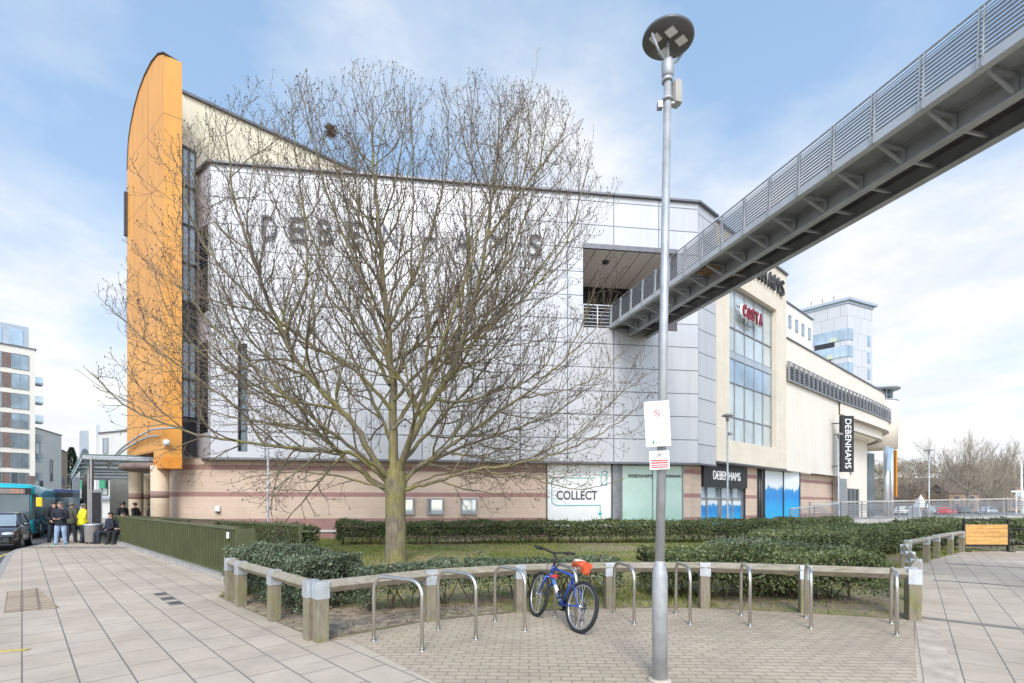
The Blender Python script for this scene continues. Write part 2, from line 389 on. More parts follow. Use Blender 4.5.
M['towerpanel']=brickmat('tower_panels',(.52,.525,.53),(.56,.565,.57),(.36,.37,.38),2.2,3.2,.05,.5,rough=.5,var=.05,metal=.0)
M['whiteblock']=plain('white_block_render',(.76,.74,.68),.8,var=.05,scale=.3)
M['pale_green']=plain('pale_green_panel',(.55,.62,.42),.7,var=.06)
M['bandstone']=plain('band_stone',(.30,.19,.16),.8,var=.12)
M['tcol']=plain('column_stone',(.60,.47,.33),.8,var=.1,scale=1.5)
M['aptcream']=plain('cream_apartment_render',(.80,.74,.64),.8,var=.05,scale=.3)
_m,_nt,_b=newmat('canopy_glass'); _b.inputs['Base Color'].default_value=(.50,.64,.57,1); _b.inputs['Transmission Weight'].default_value=.55; _b.inputs['Roughness'].default_value=.25; M['canopy_glass']=_m
M['tent']=plain('white_canvas',(.85,.85,.86),.7,var=.04)

# ------------------------------------------------------------------ lettering
def lettering(body,origin,right,up,width,height,depth,mat,name='lettering',parent=None,bold=0.0,spacing=1.0):
    """Letters whose box is centred on origin, width x height metres, standing depth proud of the wall."""
    cu=bpy.data.curves.new(name,'FONT'); cu.body=body; cu.size=1; cu.extrude=.5; cu.offset=bold; cu.space_character=spacing; cu.resolution_u=3
    tmp=bpy.data.objects.new('tmp',cu); COL.objects.link(tmp); bpy.context.view_layer.update()
    me=bpy.data.meshes.new_from_object(tmp.evaluated_get(bpy.context.evaluated_depsgraph_get()))
    bpy.data.objects.remove(tmp); bpy.data.curves.remove(cu)
    n=len(me.vertices); co=np.empty(n*3,np.float32); me.vertices.foreach_get('co',co); co=co.reshape(-1,3)
    mn=co.min(0); mx=co.max(0); co=(co-(mn+mx)/2)/np.maximum(mx-mn,1e-6)
    r=Vector(right).normalized(); u=Vector(up).normalized(); nn=r.cross(u)
    Mx=np.array([list(r*width),list(u*height),list(nn*depth)]); o=np.array(list(origin))
    me.vertices.foreach_set('co',(co@Mx+o).astype(np.float32).reshape(-1)); me.materials.clear(); me.materials.append(mat)
    for p in me.polygons: p.material_index=0
    ob=bpy.data.objects.new(name,me); COL.objects.link(ob)
    if parent is not None: ob.parent=parent
    return ob
SKYOFF=(0.3,1.7,0.0); CLB=4.1; SKYSTR=.13; SUNSTR=1.05; EXPO=1.08; CLOUDS=[(585,140,60,.20),(700,230,40,.10),(980,370,30,.17),(345,0,160,.16),(860,90,30,.05),(60,400,14,.16)]
# ================================================================== THE GROUND
def sheet(name,poly,z,mat,kind='structure'):
    mb=MB(); mb.face([(p[0],p[1],z) for p in poly]); o=mb.build(name,mat); return tag(o,kind=kind)
g=MB(); g.face([(-700,-120,-.16),(700,-120,-.16),(700,900,-.16),(-700,900,-.16)]); tag(g.build('ground',M['ground']),kind='structure')
kerb=[(9.6,-10),(-4.5,4.1),(-10.9,10.4),(-13.8,13.4),(-16.9,16.6),(-18.2,18.2),(-19.2,20.0),(-22.2,24.4),(-33.0,38.0),(-46,54)]
pav=kerb+[(-46,70),(70,70),(70,-10)]
p=MB(); p.prism(pav,-.155,0,0,bottom=False); tag(p.build('pavement',M['flags']),kind='structure')
k=MB()
for i in range(len(kerb)-1):
    a=Vector(kerb[i]); b=Vector(kerb[i+1]); d=(b-a).normalized(); n=Vector((-d.y,d.x))
    if n.dot(Vector((-1,-1)))<0: n=-n
    L=(b-a).length; m_=max(1,int(L/.9))
    for j in range(m_):
        q0=a+d*(L*j/m_+.006); q1=a+d*(L*(j+1)/m_-.006)
        k.beam((q0+n*.075).to_3d()+Vector((0,0,-.073)),(q1+n*.075).to_3d()+Vector((0,0,-.073)),.148,.15)
tag(k.build('kerb',M['kerb']),kind='structure')
rd=[(a[0]-.15,a[1]-.12) for a in kerb]+[(-120,70),(-120,-10)]
sheet('road',rd,-.15,M['asphalt'])
rl=MB()
for i in range(1,6):
    a=Vector(kerb[i]); b=Vector(kerb[i+1]); d=(b-a).normalized(); n=Vector((-d.y,d.x)); n=n if n.x<0 else -n
    rl.face([tuple(q.to_3d()+Vector((0,0,-.146))) for q in (a+n*.35,b+n*.35,b+n*.45,a+n*.45)])
tag(rl.build('road_marking',M['yellow_line']),kind='structure')

POSTS_ARC=[(-2.31,5.92),(-1.16,6.94),(.12,7.52),(1.55,7.8),(3.06,7.8),(4.45,7.45),(5.73,7.0)]
bl=POSTS_ARC+[(2.6,3.1),(1.0,1.1),(.6,1.1),(-.69,4.53),(-1.99,6.0)]
sheet('block_paving',bl,.004,M['blocks'])
lawnp=[(-5.2,8.7),(-2.31,5.92)]+POSTS_ARC[1:]+[(6.85,8.3),(7.8,9.6),(9.0,11.2),(10.2,12.7),(11.7,13.9),(13.0,15.0),(14.4,16.1),(15.6,17.0),(22,18.3),(34,19),(34,25.5),(24,29.5),(16.5,31),(9.6,25.9),(-14,23),(-17.6,22.7),(-18.3,22.5),(-5.9,10.45)]
sheet('lawn',lawnp,.008,M['lawn'])
sheet('soil_bed',[(-5.15,8.65),(-2.35,5.98),(-1.16,6.98),(.0,7.5),(-.5,8.1),(-1.6,7.9),(-2.6,7.7),(-4.6,9.6)],.014,M['soil'])
sheet('soil_strip',[(-7.3,19.0),(2,19.9),(9.8,20.3),(18.8,26.6),(18.4,28),(9.8,22.0),(2,21.5),(-7.3,20.6)],.014,M['soil'])
# paved details
def strip(name,a,b,w,mat,z=.008):
    a=Vector(a[:2]); b=Vector(b[:2]); d=(b-a).normalized(); n=Vector((-d.y,d.x))*w/2
    return sheet(name,[a-n,b-n,b+n,a+n],z,mat)
d45=Vector((.766,-.643))
strip('paving_band',(5.95,7.15),(5.95+d45.x*12,7.15+d45.y*12),.17,M['band'])
strip('paving_band',(9.2,10.7),(9.2+d45.x*14,10.7+d45.y*14),.17,M['band'])
strip('paving_band',(12.1,13.7),(12.1+d45.x*18,13.7+d45.y*18),.17,M['band'])
strip('paving_band',(-18.6,18.9),(-12.4,18.6),.5,M['band'])
strip('paving_edge_flags',(5.75,6.8),(2.72,2.95),.24,M['edge_flags'],.010)
sheet('paving_turned',[(5.73,7.0),(2.6,3.1),(1.0,1.1),(1.0,-10),(60,-10),(60,17.5),(15.6,17.0),(14.4,16.1),(13.0,15.0),(11.7,13.9),(10.2,12.7),(9.0,11.2),(7.8,9.6),(6.85,8.3)],.003,M['flags_turned'])
tp=[G(38,588),G(59,608),G(4,613),G(7,592)]
sheet('tactile_paving',[tp[3],tp[2],tp[1],tp[0]],.005,M['tactile'])
for i,(x,y) in enumerate([(161,594.5),(168,599),(175,603.5)]):
    c=G(x,y); mb=MB(); mb.box((c.x,c.y,.006),(.34,.2,.01),rz(math.radians(-45)))
    for q in range(5): mb.box((c.x+(.0566*q-.113)*.707,c.y-(.0566*q-.113)*.707,.0125),(.03,.17,.006),rz(math.radians(-45)),1)
    o=mb.build('drain_cover',[M['band'],M['coping']]); tag(o,['small rusty drain cover set in the flags, nearest the green fence kerb of three','small rusty drain cover in the flags, middle one of three in a row','small rusty drain cover in the flags, nearest the viewer of three'][i],'drain cover','three small drain covers in the paving')
for (x,y,w) in [(10,651,.35)]:
    c=G(x,y); mb=MB(); mb.box((c.x,c.y,.006),(w,.07,.006),rz(math.radians(12))); tag(mb.build('paint_mark',M['yellow_line']),kind='structure')

# ================================================================== THE DEPARTMENT STORE
V2=lambda x,y: Vector((x,y))
P0=V2(-13.87,22.5); P1=V2(9.68,25.5); D1=(P1-P0).normalized(); L1=(P1-P0).length; N1=V2(D1.y,-D1.x)
D2=V2(.759,.651).normalized(); N2=V2(D2.y,-D2.x)
P2=P1+D2*1.92; P3=P2+D2*9.57; P4=P2+D2*30.5
S0=V2(-14.97,23.3)
ZM0,ZM1=3.8,17.3
store=empty('department_store','large shopping store clad in pale grey panels and cream stone with an orange fin','store',(P0.x,P0.y,0))
SO=Vector((P0.x,P0.y,0))
def sb(mb,name,mats,parent=None):
    o=mb.build(name,mats,parent or store)
    if parent is None: o.location=-SO
    return o
def at1(s,z,out=0.0): q=P0+D1*s+N1*out; return Vector((q.x,q.y,z))
def at2(t,z,out=0.0): q=P2+D2*t+N2*out; return Vector((q.x,q.y,z))
OS0,OS1,OZ0,OZ1=17.59,22.6,10.6,14.8
# ---- grey panel box with the opening for the bridge
mb=MB()
def fq(s0,s1,z0,z1,m=0):
    a=at1(s0,z0);b=at1(s1,z0);c=at1(s1,z1);d=at1(s0,z1); mb.face([a,b,c,d],[(s0,z0-3.8),(s1,z0-3.8),(s1,z1-3.8),(s0,z1-3.8)],m)
sl0,sl1,sz0,sz1=1.2,1.62,4.1,9.1
fq(0,sl0,ZM0,ZM1); fq(sl0,sl1,ZM0,sz0); fq(sl0,sl1,sz1,ZM1); fq(sl1,OS0,ZM0,ZM1)
fq(OS0,OS1,ZM0,OZ0); fq(OS0,OS1,OZ1,ZM1); fq(OS1,L1,ZM0,ZM1)
P2b=P2
mb.wall(P1,P2b,ZM0,ZM1,0,0)
mb.wall(S0,P0,ZM0,ZM1,0,1)
B0=V2(-22.5,34); B2=V2(2.5,45)
mb.wall(P2b,B2,ZM0,ZM1); mb.wall(B2,B0,ZM0,ZM1); mb.wall(B0,S0,ZM0,ZM1)
mb.face([(q.x,q.y,ZM1-.4) for q in (P0,P1,P2b,B2,B0,S0)],m=2)
mb.face([(q.x,q.y,ZM0) for q in (S0,B0,B2,P2b,P1,P0)],m=3)
sb(mb,'panel_facade',[M['metalpanel'],M['metalpanel2'],M['coping'],M['soffit']])
# slot window
mb=MB(); 
for z0,z1 in((sz0,sz1),): mb.face([at1(sl0,z0,-.15),at1(sl1,z0,-.15),at1(sl1,z1,-.15),at1(sl0,z1,-.15)])
w=sb(mb,'slot_window',M['glass_dark'])
mb=MB()
for i in range(6): mb.box(at1((sl0+sl1)/2,sz0+.02+i*.98,-.08),(sl1-sl0,.14,.05),rz(math.atan2(D1.y,D1.x)))
mb.box(at1(sl0+.02,6.6,-.075),(.04,.14,5),rz(math.atan2(D1.y,D1.x))); mb.box(at1(sl1-.02,6.6,-.075),(.04,.14,5),rz(math.atan2(D1.y,D1.x)))
sb(mb,'frame',M['frame_dark'],w)
# louvre on the return face
dS=(P0-S0).normalized(); nS=V2(dS.y,-dS.x); LS=(P0-S0).length; aS=math.atan2(dS.y,dS.x)
mb=MB(); 
for z0,z1 in((5.0,9.2),(10.6,14.6)):
    c=S0+dS*LS*.55; mb.box((c.x+nS.x*.01,c.y+nS.y*.01,(z0+z1)/2),(LS*.6,.03,z1-z0),rz(aS))
    for i in range(int((z1-z0)/.16)): mb.box((c.x+nS.x*.04,c.y+nS.y*.04,z0+.08+i*.16),(LS*.6,.05,.05),rz(aS),1)
sb(mb,'louvre_panel',[M['black'],M['frame_dark']])
# coping
mb=MB()
for a,b in((S0,P0),(P0,P1),(P1,P2)): 
    d=(b-a).normalized(); n=V2(d.y,-d.x)
    mb.beam((a+n*.02-d*.03).to_3d()+Vector((0,0,ZM1+.05)),(b+n*.02+d*.03).to_3d()+Vector((0,0,ZM1+.05)),.28,.10)
sb(mb,'coping',M['coping']); mb=MB()
for a,b in((S0,P0),(P0,P1),(P1,P2)):
    d=(b-a).normalized(); n=V2(d.y,-d.x)
    mb.beam((a-n*.02).to_3d()+Vector((0,0,ZM0-.04)),(b-n*.02).to_3d()+Vector((0,0,ZM0-.04)),.16,.09)
sb(mb,'drip_trim',M['coping'])
# ---- recess behind the bridge
dep=4.7
mb=MB(); q=lambda s,z,o: at1(s,z,o)
mb.face([q(OS0,OZ1,0),q(OS1,OZ1,0),q(OS1,OZ1,-dep),q(OS0,OZ1,-dep)],[(OS0,0),(OS1,0),(OS1,dep),(OS0,dep)],0)
mb.face([q(OS0,OZ0,0),q(OS1,OZ0,0),q(OS1,OZ0,-dep),q(OS0,OZ0,-dep)],m=1)
mb.face([q(OS0,OZ0,0),q(OS0,OZ0,-dep),q(OS0,OZ1,-dep),q(OS0,OZ1,0)],[(0,0),(dep,0),(dep,4.2),(0,4.2)],2)
mb.face([q(OS1,OZ0,0),q(OS1,OZ0,-dep),q(OS1,OZ1,-dep),q(OS1,OZ1,0)],[(0,0),(dep,0),(dep,4.2),(0,4.2)],2)
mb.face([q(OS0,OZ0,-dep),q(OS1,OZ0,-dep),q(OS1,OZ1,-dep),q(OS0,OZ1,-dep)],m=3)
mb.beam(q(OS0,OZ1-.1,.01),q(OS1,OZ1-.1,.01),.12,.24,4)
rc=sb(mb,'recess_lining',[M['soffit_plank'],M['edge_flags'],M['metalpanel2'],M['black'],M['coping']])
mb=MB(); c=at1(19.3,OZ1-.1,-1.6); mb.lathe([(.0,0),(.16,0),(.2,.1),(.2,.12)],c,16); sb(mb,'soffit_light',M['frame_dark'])
mb=MB()
for i in range(6):
    mb.beam(q(OS0+.05,OZ0+.15+i*.18,-.15),q(OS0+1.6,OZ0+.15+i*.18,-.15),.03,.03)
mb.beam(q(OS0,OZ0+1.2,-.15),q(OS0+1.6,OZ0+1.2,-.15),.07,.06)
for s in(.05,.8,1.55): mb.beam(q(OS0+s,OZ0,-.15),q(OS0+s,OZ0+1.2,-.15),.05,.05,up=(0,1,0))
sb(mb,'guard_rail',M['galv'])
# ---- ground floor walls, set back under the panels
J=P1-(N1+N2)*(.5/(1+N1.dot(N2)))
G0=P0-N1*.5; LG=(J-G0).length
def ag(s,z,o=0): v=G0+D1*s+N1*o; return Vector((v.x,v.y,z))
def ah(t,z,o=0): v=J+D2*t+N2*o; return Vector((v.x,v.y,z))
mb=MB()
def stone1(s0,s1,z0=0,z1=3.8,o=0):
    mb.face([ag(s0,z0,o),ag(s1,z0,o),ag(s1,z1,o),ag(s0,z1,o)],[(s0,z0),(s1,z0),(s1,z1),(s0,z1)])
def stone2(s0,s1,z0=0,z1=3.95,o=0):
    mb.face([ah(s0,z0,o),ah(s1,z0,o),ah(s1,z1,o),ah(s0,z1,o)],[(s0,z0),(s1,z0),(s1,z1),(s0,z1)])
SA,SB_,SC,SD=15.8,19.3,19.8,23.2
stone1(SD,LG); stone2(0,1.1); sb(mb,'stone_wall',M['stone']); mb=MB(); stone2(6.5,8.1); sb(mb,'stone_wall',M['stone']); mb=MB(); stone2(14.5,23.7); sb(mb,'stone_wall',M['stone']); mb=MB(); stone1(-.9,SA)
# reveals of the door recess and curved return at the fin end
cw=[G0-D1*.9]
for i in range(7):
    an=math.radians(158+i*7); cw.append(cw[-1]+V2(math.cos(an),math.sin(an))*.62) if False else None
cv=G0-D1*.9; pts=[cv]
for i in range(8):
    an=math.radians(170-i*9); pts.append(pts[-1]+V2(math.cos(an),math.sin(an))*.55)
u=0
for i in range(len(pts)-1): mb.wall(pts[i+1],pts[i],0,3.8,u); u+=.55
sb(mb,'stone_wall',M['stone'])
mb=MB(); mb.beam(ag(-.9,.37,.03),ag(SA,.37,.03),.08,.1); sb(mb,'plinth_ledge',M['concrete']); mb=MB(); mb.beam(ah(14.5,.37,.03),ah(23.7,.37,.03),.08,.1)
sb(mb,'plinth_ledge',M['concrete'])
# service door at the curved end
a=pts[3]; b=pts[4]; d=(b-a).normalized(); n=V2(d.y,-d.x); n=n if n.y<0 else -n
c=(a+b)/2+n*.03
mb=MB(); mb.box((c.x,c.y,1.1),(.55,.06,2.1),rz(math.atan2(d.y,d.x))); sb(mb,'service_door',M['zinc'])
# grey pier and green filmed shop window with frame
mb=MB(); mb.face([ag(SB_,0,.05),ag(SC,0,.05),ag(SC,3.8,.05),ag(SB_,3.8,.05)]); 
mb.box(ag((SB_+SC)/2,1.9,0),(SC-SB_,.1,3.8),rz(math.atan2(D1.y,D1.x))); sb(mb,'grey_pier',M['frame'])
mb=MB(); mb.face([ag(SC,.2,-.05),ag(SD,.2,-.05),ag(SD,3.75,-.05),ag(SC,3.75,-.05)]); w=sb(mb,'shop_window',M['glass_green'])
mb=MB(); 
for s in(SC+.03,(SC+SD)/2,SD-.03): mb.box(ag(s,1.95,-.02),(.05,.08,3.6) if s!=(SC+SD)/2 else (.02,.07,3.6),rz(math.atan2(D1.y,D1.x)))
mb.beam(ag(SC,.22,-.02),ag(SD,.22,-.02),.08,.06); mb.beam(ag(SC,3.72,-.02),ag(SD,3.72,-.02),.08,.06); sb(mb,'frame',M['frame'],w)
lettering('DEBENHAMS',ag(SC+1.05,3.15,.0),D1.to_3d(),(0,0,1),1.35,.17,.02,M['charcoal'],parent=w)
lettering('DEBENHAMS',ag(SD-.55,3.15,.0),D1.to_3d(),(0,0,1),.8,.14,.02,M['charcoal'],parent=w)
# white printed window
mb=MB(); mb.face([ag(SA,.2,-.02),ag(SB_,.2,-.02),ag(SB_,3.75,-.02),ag(SA,3.75,-.02)]); pw=sb(mb,'printed_window',M['poster'])
tag(pw,'white printed window reading COLLECT with a teal arrow')
lettering('COLLECT',ag(SA+1.62,2.13,.0),D1.to_3d(),(0,0,1),2.15,.46,.02,M['charcoal'],parent=pw,bold=.012)
mb=MB()
def ln(s0,z0,s1,z1,w=.035): mb.beam(ag(s0,z0,-.008),ag(s1,z1,-.008),.02,w,up=(N1.x,N1.y,0)) if False else mb.beam(ag(s0,z0,0),ag(s1,z1,0),w,.014,up=(N1.x,N1.y,0))
ln(SA+.75,3.02,SA+2.6,3.02); ln(SA+.3,2.9,SA+.3,1.75); ln(SA+.3,2.9,SA+.42,3.0); ln(SA+.3,1.75,SA+.55,1.6); ln(SA+.55,1.6,SA+2.85,1.62); ln(SA+2.85,1.62,SA+2.85,1.2)
for (s0,z0,s1,z1) in((2.9,2.7,3.2,2.65),(3.2,2.65,3.2,3.15),(3.2,3.15,2.9,3.22),(2.9,3.22,2.9,2.7),(2.9,3.22,3.0,3.38),(3.0,3.38,3.25,3.34),(3.25,3.34,3.2,3.15)): ln(SA+s0,z0,SA+s1,z1)
mb.face([ag(SA+2.72,1.22,.0),ag(SA+2.98,1.22,.0),ag(SA+2.85,1.04,.0)])
sb(mb,'printed_arrow',M['teal'],pw)
mb=MB()
for s in(SA+.03,SB_-.03): mb.box(ag(s,1.95,.0),(.06,.1,3.6),rz(math.atan2(D1.y,D1.x)))
sb(mb,'frame',M['frame_dark'],pw)
# entrance with dark fascia
aD2=math.atan2(D2.y,D2.x)
mb=MB(); mb.box(ah(3.8,3.28,.03),(5.3,.2,1.3),rz(aD2)); fs=sb(mb,'shop_fascia',M['banner'])
lettering('DEBENHAMS',ah(3.8,3.3,.15),D2.to_3d(),(0,0,1),3.3,.5,.04,M['signwhite'],parent=fs)
mb=MB(); mb.face([ah(1.1,0,-.25),ah(6.5,0,-.25),ah(6.5,2.62,-.25),ah(1.1,2.62,-.25)],m=0)
for t in(1.1,6.5): mb.face([ah(t,0,-.25),ah(t,0,0),ah(t,2.62,0),ah(t,2.62,-.25)],m=1)
en=sb(mb,'entrance_glazing',[M['glass_blue'],M['frame_dark']])
mb=MB()
for t0,t1 in((1.15,2.0),(2.1,3.35),(3.75,6.35)):
    mb.face([ah(t0,.1,-.22),ah(t1,.1,-.22),ah(t1,1.95,-.22),ah(t0,1.95,-.22)],[(t0,0),(t1,0),(t1,.85),(t0,.85)])
sb(mb,'window_print',M['aqua'],en)
mb=MB()
for t in(1.15,2.05,3.4,3.7,5.1,6.45): mb.box(ah(t,1.31,-.19),(.09,.1,2.6),rz(aD2))
mb.beam(ah(1.1,2.0,-.19),ah(6.5,2.0,-.19),.1,.09); mb.beam(ah(1.1,.06,-.19),ah(6.5,.06,-.19),.1,.1)
sb(mb,'frame',M['frame'],en)
mb=MB(); mb.lathe([(.07,0),(.07,3.95)],ah(8.3,0,.05),10); mb.lathe([(.07,0),(.07,3.95)],ah(8.75,0,-.02),10); sb(mb,'downpipe',M['frame_dark'])
# printed corner window beyond the entrance
mb=MB(); mb.face([ah(9.1,.1,.02),ah(12.2,.1,.02),ah(12.2,3.9,.02),ah(9.1,3.9,.02)],[(0,0),(3.1,0),(3.1,1.0),(0,1.0)]); mb.face([ah(12.25,.1,.02),ah(14.45,.1,.3),ah(14.45,3.9,.3),ah(12.25,3.9,.02)],[(5,0),(7.2,0),(7.2,1.0),(5,1.0)])
pw2=sb(mb,'printed_window',M['aqua']); tag(pw2,'corner window printed with bright blue water')
mb=MB()
for t,o in((9.12,.04),(12.22,.04),(14.45,.31)): mb.box(ah(t,2,o),(.07,.09,3.9),rz(aD2))
sb(mb,'frame',M['frame_dark'],pw2)
# soffit over the shop fronts
mb=MB(); mb.face([at2(-.2,3.94,0.0),at2(9.57,3.94,0.0),at2(9.57,3.94,-1.2),at2(-.2,3.94,-1.2)]); sb(mb,'soffit',M['soffit'])
# ---- stone block with the tall window
WT0,WT1,WZ0,WZ1=1.45,7.95,5.3,14.3
mb=MB(); zt=17.02; zb=3.95; po=.06
def sq(t0,t1,z0,z1):
    mb.face([at2(t0,z0,po),at2(t1,z0,po),at2(t1,z1,po),at2(t0,z1,po)],[(t0,z0),(t1,z0),(t1,z1),(t0,z1)])
sq(0,WT0,zb,zt); sq(WT1,9.57,zb,zt); sq(WT0,WT1,zb,WZ0); sq(WT0,WT1,WZ1,zt)
for t in(WT0,WT1): mb.face([at2(t,WZ0,po),at2(t,WZ1,po),at2(t,WZ1,-.5),at2(t,WZ0,-.5)],[(0,WZ0),(0,WZ1),(.5,WZ1),(.5,WZ0)])
for z in(WZ0,WZ1): mb.face([at2(WT0,z,po),at2(WT1,z,po),at2(WT1,z,-.5),at2(WT0,z,-.5)],[(0,0),(5,0),(5,.5),(0,.5)])
mb.wall(P3+N2*po,P3-N2*9,zb,zt); mb.wall(P2-N2*9,P2+N2*po,zb,zt)
mb.face([at2(0,zt-.3,po),at2(9.57,zt-.3,po),at2(9.57,zt-.3,-9),at2(0,zt-.3,-9)])
sb(mb,'stone_block',M['limestone'])
mb=MB(); mb.beam(at2(-.05,zt+.05,po),at2(9.62,zt+.05,po),.26,.1); mb.beam(at2(9.6,zt+.05,po),at2(9.6,zt+.05,-8),.26,.1)
sb(mb,'coping',M['coping']); mb=MB(); mb.beam(at2(-.02,zb+.04,po-.02),at2(9.6,zb+.04,po-.02),.1,.08); sb(mb,'drip_trim',M['coping'])
mb=MB(); mb.face([at2(WT0,WZ0,-.3),at2(WT1,WZ0,-.3),at2(WT1,WZ1,-.3),at2(WT0,WZ1,-.3)]); tw=sb(mb,'tall_window',M['pane_pale'])
mb=MB()
cols=[WT0+.05]+[WT0+(WT1-WT0)*i/5 for i in range(1,5)]+[WT1-.05]
for t in cols: mb.box(at2(t,(WZ0+WZ1)/2,-.27),(.055,.07,WZ1-WZ0),rz(aD2))
for z in(WZ0+.05,6.75,8.75,10.15,10.55,11.95,WZ1-.05): mb.box(at2((WT0+WT1)/2,z,-.267),(WT1-WT0,.06,.06),rz(aD2))
sb(mb,'frame',M['frame'],tw)
mb=MB(); mb.box(at2((WT0+WT1)/2,10.35,-.27),(WT1-WT0-.02,.06,.34),rz(aD2)); mb.box(at2((WT0+WT1)/2,9.45,-.285),(WT1-WT0-.02,.03,1.3),rz(aD2),1); sb(mb,'spandrel',[M['zinc'],M['glass_blue']],tw)
# ---- cream wing with the curved terrace
ZR=12.85
mb=MB(); co=0.02
mb.face([at2(9.57,3.95,co),at2(21,3.95,co),at2(21,ZR,co),at2(9.57,ZR,co)],[(0,0),(11.4,0),(11.4,8.9),(0,8.9)])
# upper wall continues and rounds off
up=[P2+D2*21]
ARC_R=10.0; cA=P2+D2*34.0-N2*ARC_R
for t in np.linspace(22,34.0,5): up.append(P2+D2*t)
for i in range(1,15):
    an=math.radians(i*9); up.append(cA+N2*ARC_R*math.cos(an)+D2*ARC_R*math.sin(an))
u=11.4
for i in range(len(up)-1): mb.wall(up[i],up[i+1],9.7,ZR,u); u+=(up[i+1]-up[i]).length
mb.face([(q.x,q.y,ZR-.05) for q in [P3]+up+[P3-N2*18]])
sb(mb,'cream_wall',M['render'])
mb=MB()
cp=[P3]+up
for i in range(len(cp)-1): mb.beam(cp[i].to_3d()+Vector((0,0,ZR+.04)),cp[i+1].to_3d()+Vector((0,0,ZR+.04)),.22,.08)
sb(mb,'coping',M['coping'])
# terrace slab: starts flush and swells out, carrying a screen of dark louvres
off=lambda t: 0.10 if t<17 else .10+ (1-math.cos(min(1,(t-17)/12)*PI))*.12
tr=[]
for t in np.linspace(9.6,34.0,28): tr.append((P2+D2*t+N2*off(t)))
for i in range(1,24):
    an=math.radians(i*6.5); R_=ARC_R+off(31); tr.append(cA+N2*R_*math.cos(an)+D2*R_*math.sin(an))
i0=12
mb=MB(); u=0
for i in range(i0,len(tr)-1): 
    mb.wall(tr[i],tr[i+1],9.05,9.95,u); u+=(tr[i+1]-tr[i]).length
def inset(i,d):
    a=tr[max(0,i-1)]; b=tr[min(len(tr)-1,i+1)]; dd=(b-a).normalized(); n=V2(dd.y,-dd.x); return tr[i]-n*d
for i in range(i0,len(tr)-1):
    a,b=tr[i],tr[i+1]; c,d=inset(i+1,.55),inset(i,.55); e,f=inset(i+1,6),inset(i,6)
    mb.face([(a.x,a.y,9.05),(b.x,b.y,9.05),(c.x,c.y,9.05),(d.x,d.y,9.05)],m=1)
    mb.wall(d,c,8.25,9.05,0,0)
    c2,d2=inset(i+1,.95),inset(i,.95)
    mb.face([(d.x,d.y,8.25),(c.x,c.y,8.25),(c2.x,c2.y,8.25),(d2.x,d2.y,8.25)],m=1)
    mb.face([(d2.x,d2.y,8.4),(c2.x,c2.y,8.4),(e.x,e.y,8.0),(f.x,f.y,8.0)],[(0,i*.9),(0,i*.9+.9),(5,i*.9+.9),(5,i*.9)],m=2)
    mb.face([(a.x,a.y,9.95),(b.x,b.y,9.95),(e.x,e.y,9.95),(f.x,f.y,9.95)],m=1)
sb(mb,'terrace_slab',[M['render'],M['soffit'],M['soffit_plank']])
mb=MB()
for i in range(len(tr)-1):
    a,b=tr[i],tr[i+1]; d=(b-a); L=d.length; d=d/L; n=V2(d.y,-d.x)
    a_=a+n*.05; b_=b+n*.05
    mb.wall(a_,b_,10.02,11.0,0,0)
    k_=max(1,round(L/.85))
    for j in range(k_):
        q_=a_+d*(L*j/k_)+n*.06
        mb.box((q_.x,q_.y,10.6),(.09,.14,1.3),rz(math.atan2(d.y,d.x)),1)
        for r_ in range(1,5): mb.beam((a_+d*(L*j/k_+.1)+n*.03).to_3d()+Vector((0,0,10.05+r_*.19)),(a_+d*(L*(j+1)/k_-.02)+n*.03).to_3d()+Vector((0,0,10.05+r_*.19)),.04,.03,1)
    mb.beam(a_.to_3d()+Vector((0,0,11.28)),b_.to_3d()+Vector((0,0,11.28)),.06,.05,1); mb.beam(a_.to_3d()+Vector((0,0,10.03)),b_.to_3d()+Vector((0,0,10.03)),.14,.1,1)
sb(mb,'terrace_screen',[M['dark'],M['frame']])
# recessed entrance under the terrace
mb=MB(); LW=[P2+D2*20.9-N2*.2,P2+D2*20.9-N2*1.5,P2+D2*37.0-N2*2.0,P2+D2*42-N2*9]
ra=at2(20.9,0,.02)
mb.wall((ra.x,ra.y),LW[1],0,8.3,0)
for i in range(1,3): mb.wall(LW[i],LW[i+1],0,8.3,i*10)
sb(mb,'recess_wall',M['render'])
mb=MB(); aw=(LW[2]-LW[1]).normalized(); nw=V2(aw.y,-aw.x)
for s0,s1 in((.6,5.2),(8.2,12.4)):
    mb=MB()
    q0=LW[1]+aw*s0+nw*.04; q1=LW[1]+aw*s1+nw*.04; mb.wall(q0,q1,.1,3.2,0,0)
    for s in np.linspace(s0,s1,4): qq=LW[1]+aw*s+nw*.07; mb.box((qq.x,qq.y,1.65),(.1,.08,3.2),rz(math.atan2(aw.y,aw.x)),1)
    sb(mb,'shop_window',[M['glass_dark'],M['frame']])
mb=MB(); qq=LW[1]+aw*9.6+nw*.05; Rw=rz(math.atan2(aw.y,aw.x))@Matrix.Rotation(PI/2,3,'X')
mb.lathe([(.45,0),(.55,.03),(.55,.06),(.45,.09)],(qq.x,qq.y,5.6),24,0,Rw); mb.lathe([(.25,.02),(.25,.1)],(qq.x,qq.y,5.6),6,0,Rw); mb.lathe([(.2,.0),(.28,.05),(.2,.08)],(qq.x,qq.y,6.35),16,0,Rw); mb.lathe([(.2,.0),(.28,.05),(.2,.08)],(qq.x,qq.y,4.85),16,0,Rw)
sb(mb,'wall_emblem',M['zinc'])
mb=MB()
for t,o in((23.9,.0),): mb.box(at2(t-2.4,2.0,-.02),(2.2,.12,3.6),rz(aD2))
sb(mb,'roller_shutter',M['frame'])
